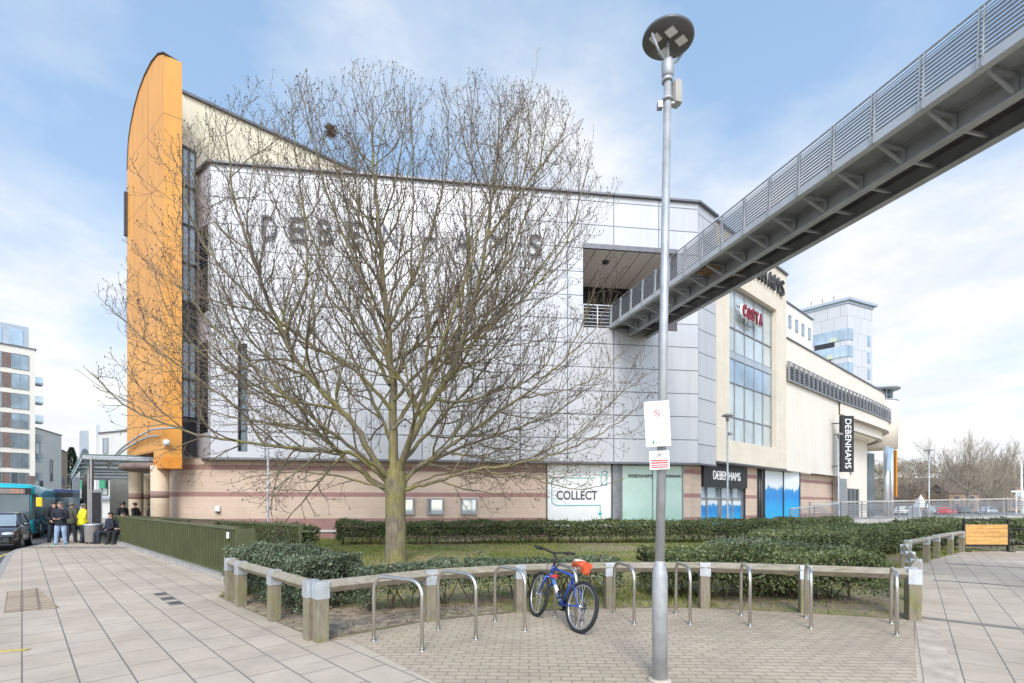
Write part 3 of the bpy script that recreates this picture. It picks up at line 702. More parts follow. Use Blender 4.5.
for (px,Y,r,zc) in((886.5,57,.3,8.4),(891.5,58.5,.2,8.4)):
    mb=MB(); q_=W(px,505,Y); mb.lathe([(r,-.1),(r,zc)],(q_.x,q_.y,0),18); sb(mb,'column',M['galv_light'])
mb=MB(); q_=W(895.5,505,59); mb.box((q_.x,q_.y,5.4),(.13,.4,5.6)); sb(mb,'orange_blade',M['orange_edge'])
mb=MB(); q_=W(889.5,505,56.2); mb.box((q_.x,q_.y,6.8),(.4,.06,2.6)); sb(mb,'blue_banner',M['bluegrey'])
mb=MB(); q_=W(881,505,61); mb.box((q_.x,q_.y+2,4),(1.1,.3,8.4)); sb(mb,'dark_glazing',M['glass_dark'])
# round turret with an oversailing flat roof
q_=W(877,505,62); cc=(q_.x,q_.y,0)
mb=MB(); mb.lathe([(2.1,8.6),(2.1,14.55)],cc,36); tu=sb(mb,'turret',M['render'])
mb=MB(); mb.lathe([(1.55,14.5),(1.55,15.9)],cc,36); sb(mb,'glazed_band',M['glass_dark'],tu)
mb=MB()
for i in range(16): an=2*PI*i/16; mb.box((cc[0]+1.58*math.cos(an),cc[1]+1.58*math.sin(an),15.2),(.07,.07,1.4),rz(an))
sb(mb,'frame',M['frame'],tu)
mb=MB(); mb.lathe([(1.5,15.85),(2.35,16.0),(2.4,16.15),(1.5,16.4)],cc,36); mb.lathe([(2.16,14.5),(2.16,14.6)],cc,36); sb(mb,'roof',M['zinc'],tu)
# ---- tall cream block and orange fin
CB=V2(-16.5,24.5); mb=MB()
CB1=CB+D2*36; nb=-N2
mb.wall(CB,CB1,3.8,22.2); mb.wall(CB+nb*12,CB,3.8,22.2); mb.wall(CB1,CB1+nb*12,3.8,22.2); mb.wall(CB1+nb*12,CB+nb*12,3.8,22.2)
mb.face([(q.x,q.y,22.0) for q in(CB,CB1,CB1+nb*12,CB+nb*12)])
sb(mb,'cream_block',M['creampanel'])
mb=MB(); mb.beam((CB+N2*.03).to_3d()+Vector((0,0,22.26)),(CB1+N2*.03).to_3d()+Vector((0,0,22.26)),.25,.13); sb(mb,'coping',M['coping'])
mb=MB(); A=V2(-15.28,22.62); SE=V2(-14.93,23.15); mb.wall(A,SE,3.8,18.2); gz=sb(mb,'corner_glazing',M['corner_glass'])
mb=MB(); dA=(SE-A).normalized(); LA=(SE-A).length; nA=V2(dA.y,-dA.x)
for s in(.05,LA*.5,LA-.05): c=A+dA*s+nA*.05; mb.box((c.x,c.y,11.0),(.04,.05,14.4),rz(math.atan2(dA.y,dA.x)))
for z in np.arange(3.9,18.3,1.79): c=A+dA*LA/2+nA*.05; mb.box((c.x,c.y,z),(LA,.09,.09),rz(math.atan2(dA.y,dA.x)))
sb(mb,'frame',M['frame_dark'],gz)
mb=MB()
for z0,z1 in((3.95,5.6),(9.3,11.0)):
    mb=MB(); c=A+dA*LA/2+nA*.02; mb.box((c.x,c.y,(z0+z1)/2),(LA,.03,z1-z0),rz(math.atan2(dA.y,dA.x))); sb(mb,'dark_panel',M['frame_dark'],gz)
# fin
F1=V2(-15.3,21.5); eF=V2(-.786,.619); tF=V2(.808,.590)
prof=[(0,3.25),(0,21.4)]
for s,z in((.7,21.75),(1.6,21.9),(2.63,21.8),(3.5,21.5),(4.2,21.05),(4.75,20.5),(5.1,19.9),(5.25,19.2),(5.3,18.5)): prof.append((s,z))
prof+=[(5.3,4.05),(1.25,4.05),(1.25,3.25)]
mb=MB()
def fp(s,z,t): v=F1+eF*s+tF*t; return Vector((v.x,v.y,z))
mb.face([fp(s,z,0) for s,z in prof],[(s,z-1.15) for s,z in prof],0)
mb.face([fp(s,z,.68) for s,z in reversed(prof)],[(s,z-1.15) for s,z in reversed(prof)],0)
for i in range(len(prof)):
    (s0,z0),(s1,z1)=prof[i],prof[(i+1)%len(prof)]
    vert=(i==0)
    mb.face([fp(s0,z0,0),fp(s1,z1,0),fp(s1,z1,.68),fp(s0,z0,.68)],[(.6,z0-1.15),(.6,z1-1.15),(1.28,z1-1.15),(1.28,z0-1.15)],0)
fin=sb(mb,'orange_fin',M['orange'])
mb=MB()
for i in range(1,11):
    (s0,z0),(s1,z1)=prof[i],prof[i+1]; mb.beam(fp(s0,z0+.03,.34),fp(s1,z1+.03,.34),.74,.045)
sb(mb,'coping',M['coping'],fin)
mb=MB(); mb.beam(fp(-.012,3.5,-.0),fp(-.012,3.5,.68),.03,.5); mb.beam(fp(0,3.5,-.012),fp(1.25,3.5,-.012),.03,.5); sb(mb,'edge_trim',M['orange_edge'],fin)
mb=MB(); c=fp(-.25,4.35,.05); mb.ball(c,.14,0,12,8); mb.beam(c,fp(0,4.2,.05),.06,.06); sb(mb,'security_light',M['white'],fin)
mb=MB(); c=fp(5.36,16.3,.34); mb.box(c,(.18,.9,2.2),rz(math.atan2(eF.y,eF.x))); sb(mb,'end_sign',M['charcoal'],fin)
# round columns and round soffit below the fin
for (px,Y,r) in((160,22.3,.36),(136,26.5,.33),(145.5,28.5,.3)):
    q_=W(px,505,Y); mb=MB(); mb.lathe([(r,-.1),(r,3.4)],(q_.x,q_.y,0),24,0)
    n_=len(mb.f)
    for k_ in range(24): pass
    o=sb(mb,'column',M['tcol'] if 'tcol' in M else M['limestone'])
    mb=MB(); mb.lathe([(r+.012,1.95),(r+.012,2.25)],(q_.x,q_.y,0),24); mb.lathe([(r+.012,0),(r+.012,.9)],(q_.x,q_.y,0),24); sb(mb,'stone_band',M['bandstone'] if 'bandstone' in M else M['aptbrown_o'],o)
mb=MB(); q_=V2(-17.25,24.9); mb.lathe([(2.0,3.3),(2.15,3.36),(2.15,3.55),(2.0,3.62)],(q_.x,q_.y,0),40); sb(mb,'round_soffit',M['aptbrown_o'])
# inner dark shop wall deep under the canopy
mb=MB(); mb.wall((-27.5,33.5),(-17.5,31.5),0,3.4); mb.wall((-17.5,31.5),(-16.0,27.5),0,3.4); sb(mb,'covered_walk_wall',M['soffit'])
mb=MB(); q_=W(146,503,31.3); mb.box((q_.x,q_.y,2.1),(1.2,.1,1.6)); sb(mb,'lit_shop_window',M['offwhite'])

# wall-hung display cases
for i,(px,w_) in enumerate(((406,.35),(435.5,.85),(469,.85))):
    r=(px-512)/F; s=(r*G0.y-G0.x)/(D1.x-r*D1.y)
    o=empty('display_case',['framed glass notice case on the stone wall, half hidden by the tree trunk','framed glass notice case on the stone wall, middle one of three','framed glass notice case on the stone wall, farthest of three from the trunk'][i],'display case',ag(s,1.15,0),math.atan2(D1.y,D1.x),'notice cases on the stone wall')
    mb=MB(); h=.82; ww=.82
    for sx in(-1,1): mb.bbox((sx*(ww/2-.04),-.09,h/2),(.09,.18,h),None,0,.008)
    mb.bbox((0,-.09,.045),(ww-.17,.178,.09),None,0,.008); mb.bbox((0,-.09,h-.045),(ww-.17,.178,.09),None,0,.008); mb.build('frame',M['frame'],o)
    mb=MB(); mb.box((0,-.03,h/2),(ww-.1,.05,h-.1)); mb.build('back_panel',M['offwhite'],o)
    mb=MB(); mb.box((0,-.14,h/2),(ww-.16,.012,h-.16)); mb.build('glazing',M['glass'],o)
mb=MB(); r=(230-512)/F
for px,py,w_,h_ in((218.5,508.5,.16,.22),): 
    r=(px-512)/F; s=(r*G0.y-G0.x)/(D1.x-r*D1.y); c=ag(s,1.45,.07); mb.bbox(c,(.2,.14,.24),rz(math.atan2(D1.y,D1.x)),0,.01); c2=ag(s,1.3,.09); mb.box(c2,(.18,.12,.06),rz(math.atan2(D1.y,D1.x)),1)
tag(mb.build('wall_light',[M['white'],M['black']]),'small white box light low on the banded stone wall','wall light')

# ---- facade signs, each its own thing
o=empty('store_sign','large dark letters DEBENHAMS along the grey panel front behind the tree','sign',at1(11.5,12.6,.1),0)
for i,ch in enumerate('DEBENHAMS'):
    px=[270,298,326,354,390,430,462,498,535][i]; r=(px-512)/F; s=(r*P0.y-P0.x)/(D1.x-r*D1.y)
    lt=lettering(ch,at1(s,14.5,.12)-o.location,D1.to_3d(),(0,0,1),.66 if ch!='M' else .86,1.08,.09,M['letter_grey'],'letter',o,-.018)
o=empty('store_sign','dark letters DEBENHAMS high on the cream stone block above the tall window','sign',at2(4.8,15.9,.1))
for i,ch in enumerate('DEBENHAMS'):
    lettering(ch,at2(1.1+i*.93,15.85,po+.12)-o.location,D2.to_3d(),(0,0,1),.58 if ch!='M' else .74,1.0,.14,M['charcoal'],'letter',o,-.008)
o=empty('store_sign','dark red letters COSTA in front of the tall window','sign',at2(4.2,12.6,.1))
for i,ch in enumerate('COSTA'):
    c=at2(3.1+i*.55,13.0-.06*(i%2),.10)
    lettering(ch,c-N2.to_3d()*.03-o.location,D2.to_3d(),(0,0,1),.54,.84,.12,M['signwhite'],'letter_outline',o,.05)
    lettering(ch,c+N2.to_3d()*.06-o.location,D2.to_3d(),(0,0,1),.46,.74,.1,M['costa'],'letter',o,.035)
mb=MB(); mb.beam(at2(2.6,12.75,-.1)-o.location,at2(5.9,12.75,-.1)-o.location,.05,.06); mb.beam(at2(2.6,13.25,-.1)-o.location,at2(5.9,13.25,-.1)-o.location,.05,.06); mb.build('support_rail',M['frame'],o)
o=empty('store_sign','pale letters DEBENHAMS on the dark wall at the back of the bridge opening','sign',at1(19,12.0,-4.5))
lettering('DEBENHAMS',at1(18.35,12.95,-dep+.08)-o.location+Vector((0,0,0)),D1.to_3d(),(0,0,1),3.6,.46,.06,M['grey_print'],parent=o)
# projecting banner sign
t=22.3; r=(846.5-512)/F
Pn=P2+N2; tt=(r*Pn.y-Pn.x)/(D2.x-r*D2.y)
base=at2(tt,0,1.0); zt_=CH+(HZ-416)/F*base.y; zb_=CH+(HZ-472)/F*base.y
o=empty('projecting_sign','tall black blade sign with white vertical letters DEBENHAMS','sign',(base.x,base.y,zb_))
mb=MB(); hh=zt_-zb_; wW=1.05
Rs=rz(math.radians(8)); mb.bbox((0,0,hh/2),(wW,.28,hh),Rs,0,.02); mb.build('panel',M['banner'],o)
lettering('DEBENHAMS',Rs@Vector((0,-.16,0))+Vector((0,0,hh/2)),(0,0,-1),Rs@Vector((1,0,0)),hh*.88,.52,.03,M['signwhite'],parent=o)
mb=MB()
for z in(.5,hh-.5): mb.beam((.0,.0,z),(-.2+N2.x*-1.2,-N2.y*1.2,z),.08,.08)
mb.build('bracket',M['frame_dark'],o)
# ================================================================== FOOTBRIDGE
BD=Vector((.2405,-.9706,0)).normalized(); BR=Vector((.9706,.2405,0)).normalized()
BE=Vector((5.03,24.9,10.6)); BSL=-.043
def bp(u,a,z=0.0): return BE+BD*u+BR*a+Vector((0,0,BSL*u+z))
fb=empty('footbridge','grey steel footbridge high overhead running into the opening of the grey facade','footbridge',(BE.x,BE.y,BE.z))
def bb(mb,name,mats,parent=None):
    o=mb.build(name,mats,parent or fb)
    if parent is None: o.location=-BE
    return o
U0,U1=-1.2,34.0; BW=2.15
mb=MB(); mb.beam(bp(U0,BW/2,.16),bp(U1,BW/2,.16),BW-.02,.08); bb(mb,'deck',M['bridge'])
mb=MB(); mb.beam(bp(U0,-.02,.10),bp(U1,-.02,.10),.05,.20); mb.beam(bp(U0,.04,0),bp(U1,.04,0),.14,.03); bb(mb,'fascia',M['bridge_light'])
mb=MB(); mb.beam(bp(U0,BW+.02,.10),bp(U1,BW+.02,.10),.05,.20); bb(mb,'fascia',M['bridge_light'])
for a in(.92,1.93):
    mb=MB(); mb.beam(bp(U0,a,-.12),bp(U1,a,-.12),.03,.48); mb.beam(bp(U0,a,-.36),bp(U1,a,-.36),.22,.035); mb.beam(bp(U0,a,.1),bp(U1,a,.1),.2,.03); bb(mb,'girder',M['bridge'])
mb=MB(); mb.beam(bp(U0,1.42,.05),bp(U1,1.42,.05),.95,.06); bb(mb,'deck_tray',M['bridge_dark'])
SP=1.07
proto=None
# brackets and rail posts at every bay
us=[.05+SP*i for i in range(0,31)]
def bracket():
    mb=MB(); R3=Matrix((BD,BR,Vector((0,0,1)))).transposed()
    z=Vector((0,0,1))
    mb.beam(BR*.03+z*.02,BR*.88+z*.02,.09,.05); mb.beam(BR*.87+z*.0,BR*.87-z*.34,.09,.04,up=(1,0,0)); mb.beam(BR*.12-z*.0,BR*.87-z*.32,.06,.05)
    mb.beam(BR*.92-z*.22,BR*1.93-z*.22,.06,.06)
    return mb
ob=None
for u in us:
    if ob is None: ob=bracket().build('bracket',M['bridge'],fb); o=ob
    else: o=ob.copy(); COL.objects.link(o)
    o.location=bp(u,0)-BE
def post(a):
    mb=MB(); z=Vector((0,0,1)); s=1 if a<1 else -1
    for e in(-.042,.042): mb.beam(BD*e+z*.0-BR*.045*s,BD*e+z*1.16+BR*.02*s,.055,.016,up=tuple(BD))
    mb.beam(BD*-.05+z*.08-BR*.04*s,BD*.05+z*.08-BR*.04*s,.02,.2)
    return mb
for a in(-.02,BW+.02):
    ob=None
    for u in us:
        if ob is None: ob=post(a).build('rail_post',M['galv'],fb); o=ob
        else: o=ob.copy(); COL.objects.link(o)
        o.location=bp(u,a)-BE
    mb=MB(); s=1 if a<1 else -1
    mb.tube([bp(U0,a+.02*s,1.17),bp(U1,a+.02*s,1.17)],.024,8); bb(mb,'handrail',M['galv'])
    mb=MB()
    for i in range(9): mb.beam(bp(U0,a,.25+i*.085),bp(U1,a,.25+i*.085),.02,.042)
    mb.beam(bp(U0,a,1.06),bp(U1,a,1.06),.012,.018); mb.beam(bp(U0,a,1.0),bp(U1,a,1.0),.012,.018)
    bb(mb,'infill_rails',M['rail_grey'])
mb=MB(); mb.box(bp(7.2,.48,-.03)-Vector((0,0,0)),(.7,.5,.04),rz(math.atan2(BD.y,BD.x))); bb(mb,'rusty_plate',M['rust'])
mb=MB(); mb.box(bp(7.3,1.42,-.03),(.7,.5,.06),rz(math.atan2(BD.y,BD.x))); bb(mb,'rusty_plate',M['rust'])

# ================================================================== LAMP POSTS
LB=Vector((1.39,4.607,0)); lean=Vector((.075,.0,0))
lp=empty('street_lamp','tall galvanised street lamp with a disc head standing on the block paving','street lamp',LB)
mb=MB(); mb.lathe([(.071,-.05),(.071,.98),(.066,1.02),(.048,1.09),(.043,1.12)],(0,0,0),24); mb.tube([(0,0,1.1),lean*.5+Vector((0,0,3.4)),lean+Vector((0,0,5.68))],[.043,.039,.035],20); mb.build('column',M['galv'],lp)
mb=MB(); mb.lathe([(.12,.006),(.1,.012),(.085,.02)],(0,0,0),20); mb.build('base_collar',M['edge_flags'],lp)
hd=lean+Vector((0,0,5.68)); Rh=Matrix.Rotation(math.radians(4),3,'Y')@Matrix.Rotation(math.radians(3),3,'X')
mb=MB(); mb.lathe([(.04,-.02),(.055,.0),(.058,.12),(.035,.16)],hd,16); mb.lathe([(.014,.14),(.014,.36)],hd,10); he=mb.build('head_spigot',M['galv'],lp)
for an in(0.5,PI+.5):
    mb=MB(); v=Vector((math.cos(an),math.sin(an),0)); mb.tube([hd+v*.03+Vector((0,0,.12)),hd+v*.12+Vector((0,0,.19)),hd+v*.2+Vector((0,0,.31))],.012,8); mb.build('head_arm',M['galv'],lp)
hc=hd+Vector((0,0,.33))
mb=MB(); mb.lathe([(.05,0.0),(.222,.0),(.236,.012),(.233,.03),(.185,.06),(.08,.08),(.0,.085)],hc,40,0,Rh); mb.build('disc_head',M['lamp_grey'],lp)
for dx,dy in((-.12,-.02),(.0,.12),(.12,-.02),(0,-.1)):
    mb=MB(); mb.box(hc+Rh@Vector((dx,dy,-.006)),(.085,.085,.012),Rh@rz(.7)); mb.build('led_panel',M['white'],lp)
mb=MB(); q=hc+Vector((.03,0,.08)); mb.tube([q,q+Vector((0,0,.08))],.012,8); mb.ball(q+Vector((0,0,.09)),.02); mb.build('photocell',M['frame_dark'],lp)
mb=MB(); q=lean*.96+Vector((.085,.01,5.52)); mb.bbox(q,(.07,.09,.21),rz(.3),0,.006); mb.build('junction_box',M['soffit'],lp)
mb=MB(); q=lean*.93
for z in(5.44,5.62):
    mb=MB(); mb.lathe([(.05,0),(.05,.03)],q+Vector((0,0,z)),14); mb.build('clamp_band',M['galv'],lp)
mb=MB()
mb.beam(q+Vector((.03,.0,5.41)),q+Vector((.13,0.01,5.43)),.05,.02); mb.box(q+Vector((-.07,0,5.40)),(.045,.05,.06)); mb.build('bracket',M['galv'],lp)

# signs strapped to the post
yS=4.607-.09
def sgn(px0,px1,py0,py1,label,skew):
    a=W(px0,py0,yS); b=W(px1,py1,yS); c=(a+b)/2; w=b.x-a.x; h=a.z-b.z
    o=empty('post_sign',label,'sign',(c.x,c.y,c.z-h/2),math.radians(-6)); o.rotation_euler=(0,math.radians(skew),math.radians(-4))
    return o,w,h
o,w,h=sgn(646.2,671,401,446.5,'tall white notice with a red ring symbol strapped to the street lamp','-3'and -3)
mb=MB(); mb.bbox((0,0,h/2),(w,.006,h),None,0,.0025); mb.build('plate',M['white'],o)
mb=MB(); Rf=Matrix.Rotation(PI/2,3,'X'); c=Vector((0,-.0045,h*.73))
def ring(mb,c,r0,r1,n=28):
    for i in range(n):
        a0,a1=2*PI*i/n,2*PI*(i+1)/n
        mb.face([c+Vector((r*math.cos(a),0,r*math.sin(a))) for r,a in((r0,a0),(r1,a0),(r1,a1),(r0,a1))])
ring(mb,c,.024,.030); mb.beam(c+Vector((-.019,0,.019)),c+Vector((.019,0,-.019)),.001,.006,up=(.7,0,.7)); mb.build('ring_symbol',M['red'],o)
mb=MB()
for dx in(-.009,.009): ring(mb,c+Vector((dx,-.0004,-.004)),.0055,.007,14)
mb.beam(c+Vector((-.008,-.0006,-.003)),c+Vector((.004,-.0006,.008)),.0008,.002,up=(1,0,0)); mb.build('cycle_symbol',M['charcoal'],o)
rr=random.Random(3)
mb=MB(); 
for i in range(2): mb.box((0,-.0042,h*.93-i*.018),(w*.84,.001,.007))
mb.build('printed_heading',plain('pale_red_print',(.75,.42,.42),.6),o)
mb=MB()
for i in range(11):
    ww=w*rr.uniform(.45,.8); mb.box((0 if i%4 else -.01,-.0042,h*.57-i*.016-(.012 if i>3 else 0)-(.01 if i>7 else 0)),(ww,.001,.0035 if i!=5 else .006))
mb.build('printed_lines',M['grey_print'],o)
mb=MB(); mb.box((-.045,-.0042,h*.11),(.014,.001,.02)); mb.box((-.045,-.0042,h*.075),(.02,.001,.012)); mb.build('green_emblem',M['green_print'],o)
mb=MB(); mb.box((.01,-.0042,h*.09),(.07,.001,.008)); mb.build('printed_name',M['grey_print'],o)
mb=MB(); 
for z in(.1,h-.08): mb.box((0,.03,z),(.1,.05,.02))
mb.build('strap',M['galv'],o)
o,w,h=sgn(650,669.5,450.8,469.5,'small white plate with red bands and a cycle symbol strapped to the street lamp',-2)
mb=MB(); mb.bbox((0,0,h/2),(w,.006,h),None,0,.0025); mb.build('plate',M['white'],o)
mb=MB(); mb.box((0,-.0042,h*.42),(w*.86,.001,h*.2)); mb.box((0,-.0042,h*.18),(w*.86,.001,h*.17)); mb.build('red_band',M['red'],o)
mb=MB()
for z in(.42,.18):
    for i in range(9): mb.box((-.07+i*.0175,-.0052,h*z),(.011,.001,.012))
mb.build('printed_lines',M['white'],o)
mb=MB()
for dx in(-.017,.017): ring(mb,Vector((dx,-.0044,h*.74)),.011,.014,16)
for p,q in(((-.017,.74),(0,.86)),((0,.86),(.017,.74)),((-.017,.74),(.002,.72)),((.002,.72),(.012,.88)),((0,.86),(.012,.86))): mb.beam(Vector((p[0],-.0046,h*p[1])),Vector((q[0],-.0046,h*q[1])),.001,.003,up=(0,0,1))
mb.build('cycle_symbol',M['charcoal'],o)
mb=MB(); mb.box((0,.03,h/2),(.1,.05,.02)); mb.build('strap',M['galv'],o)

def slim_lamp(px,pytop,Y,label,disc=.28,pole=.045):
    b=W(px,HZ,Y); zt=CH+(HZ-pytop)/F*Y
    o=empty('street_lamp',label,'street lamp',(b.x,b.y,0))
    mb=MB(); mb.lathe([(pole*1.6,-.1),(pole*1.6,1.1),(pole,1.25),(pole*.85,zt-.25)],(0,0,0),12); mb.build('column',M['galv'],o)
    mb=MB(); mb.lathe([(.06,zt-.3),(.09,zt-.12),(.08,zt-.08),(disc,zt-.06),(disc*1.02,zt-.02),(disc*.6,zt+.05),(0,zt+.08)],(0,0,0),20); mb.build('disc_head',M['bin'],o)
    return o
o=slim_lamp(727.5,415,22.8,'slim grey street lamp in front of the shop entrance behind the hedge',.25)
mb=MB(); z=4.95; mb.bbox((.12,-.03,z),(.16,.22,.14),None,0,.03); mb.build('camera_box',M['frame'],o)
slim_lamp(838.5,434,34.0,'slim grey street lamp beside the black blade sign',.32,.05)
slim_lamp(929,450,62,'thin street lamp standing in the car park before the bare wood',.55,.09)
mb=MB(); q=W(1021.5,505,60); z=CH+(HZ-463)/F*60; mb.lathe([(.11,-.1),(.08,z)],(q.x,q.y,0),10); tag(mb.build('white_pole',M['white']),'plain white pole at the edge of the car park','pole')
o=empty('sign_gantry','small grey frame sign on a post in the car park','sign',(W(1016,505,62).x,62,0))
mb=MB(); mb.beam((0,0,-.1),(0,0,3.4),.12,.12,up=(1,0,0)); mb.beam((.9,0,-.1),(.9,0,3.4),.12,.12,up=(1,0,0)); mb.beam((-.6,0,3.3),(1.4,0,3.3),.1,.2); mb.build('frame',M['white'],o)
mb=MB(); mb.box((.4,-.05,2.9),(.8,.06,.5)); mb.build('sign_board',M['zinc'],o)
mb=MB(); q=W(268,505,22.0); zt=CH+(HZ-462)/F*22; mb.lathe([(.075,-.1),(.075,.8),(.05,.95),(.045,zt+1.2)],(q.x,q.y,0),12); tag(mb.build('slim_post',M['galv']),'thin pale galvanised post before the stone wall','post')

# ================================================================== KNEE RAIL
def knee_rail(name,label,pts,base_h=.70,skip=()):
    o=empty(name,label,'knee rail',(pts[0][0],pts[0][1],0))
    O=Vector((pts[0][0],pts[0][1],0)); n=len(pts); rr=random.Random(len(label))
    def tang(i):
        a=Vector(pts[max(0,i-1)]); b=Vector(pts[min(n-1,i+1)]); return (b-a).normalized()
    for i in range(n):
        if i in skip: continue
        d=tang(i); c=Vector((pts[i][0],pts[i][1],0))-O; R=rz(math.atan2(d.y,d.x)+rr.uniform(-.03,.03))
        mb=MB(); mb.bbox(c+Vector((0,0,(base_h-.06)/2-.05)),(.15,.15,base_h-.06+.1),R,0,.012); p=mb.build('post',M['oldwood'],o)
        mb=MB(); mb.bbox(c+Vector((0,0,base_h-.08)),(.165,.156,.21),R,0,.004); mb.build('metal_strap',M['galv_light'],p)
    for i in range(n-1):
        a=Vector((pts[i][0],pts[i][1],0))-O; b=Vector((pts[i+1][0],pts[i+1][1],0))-O; d=(b-a).normalized()
        x=d; ang=math.atan2(d.y,d.x); mid=(a+b)/2+Vector((0,0,base_h-.01)); L=(b-a).length-.012
        mb=MB(); R=rz(ang)@Matrix.Rotation(PI/4,3,'X'); mb.bbox(mid-Vector((0,0,.035)),(L,.118,.118),R,0,.012); mb.build('rail',M['oldwood_top'],o)
    return o
knee_rail('knee_rail','weathered timber knee rail curving along the back of the cycle stands',POSTS_ARC)
knee_rail('knee_rail','mossy timber knee rail running from the green fence to the front corner post',[(-4.87,8.47),(-4.41,7.97),(-3.38,6.96),(-2.47,6.02)])
knee_rail('knee_rail','weathered timber knee rail winding back to the slatted cafe screen',[(5.86,7.2),(6.85,8.3),(7.8,9.6),(9.05,11.3),(10.3,12.75),(11.75,13.9),(13.0,15.0),(14.4,16.1),(15.6,17.0)])

# ================================================================== CYCLE STANDS
stands=[((-1.67,5.92),(-1.01,5.5)),((-.97,6.44),(-.44,5.97)),((-.24,6.88),(.17,6.37)),((.63,7.19),(.86,6.55)),((1.54,7.38),(1.68,6.74)),((2.47,7.38),(2.44,6.71)),((3.39,7.25),(3.22,6.63)),((4.27,7.12),(3.96,6.49)),((5.24,6.77),(4.83,6.15))]
lab=['bare hoop stand nearest the mossy corner post','bare hoop stand second along from the mossy corner post','bare hoop stand just before the blue bicycle','hoop stand the blue bicycle leans against','bare hoop stand just past the blue bicycle','bare hoop stand just behind and past the street lamp','bare hoop stand second along past the street lamp','bare hoop stand standing before a knee rail post past the lamp','bare hoop stand at the far end next to the last strapped post']
for i,(a,b) in enumerate(stands):
    a=Vector(a);b=Vector(b); c=(a+b)/2; d=(b-a).normalized(); hw=(b-a).length/2
    o=empty('cycle_stand','stainless steel '+lab[i],'cycle stand',(c.x,c.y,0),math.atan2(d.y,d.x),'hoop cycle stands along the knee rail')
    if True:
        pts=[(-hw,0,-.1),(-hw,0,.62)]+[(-hw+.17-.17*math.cos(t),0,.62+.17*math.sin(t)) for t in np.linspace(.25,PI/2,6)]+[(hw-.17+.17*math.sin(t),0,.62+.17*math.cos(t)) for t in np.linspace(0,PI/2-.25,6)]+[(hw,0,.62),(hw,0,-.1)]
        mb=MB(); mb.tube(pts,.022,12); mb.build('hoop',M['stainless'],o)
        for sx in(-1,1):
            mb=MB(); mb.lathe([(.034,.004),(.034,.012),(.023,.016)],(sx*hw,0,0),12); mb.build('foot_collar',M['stainless'],o)

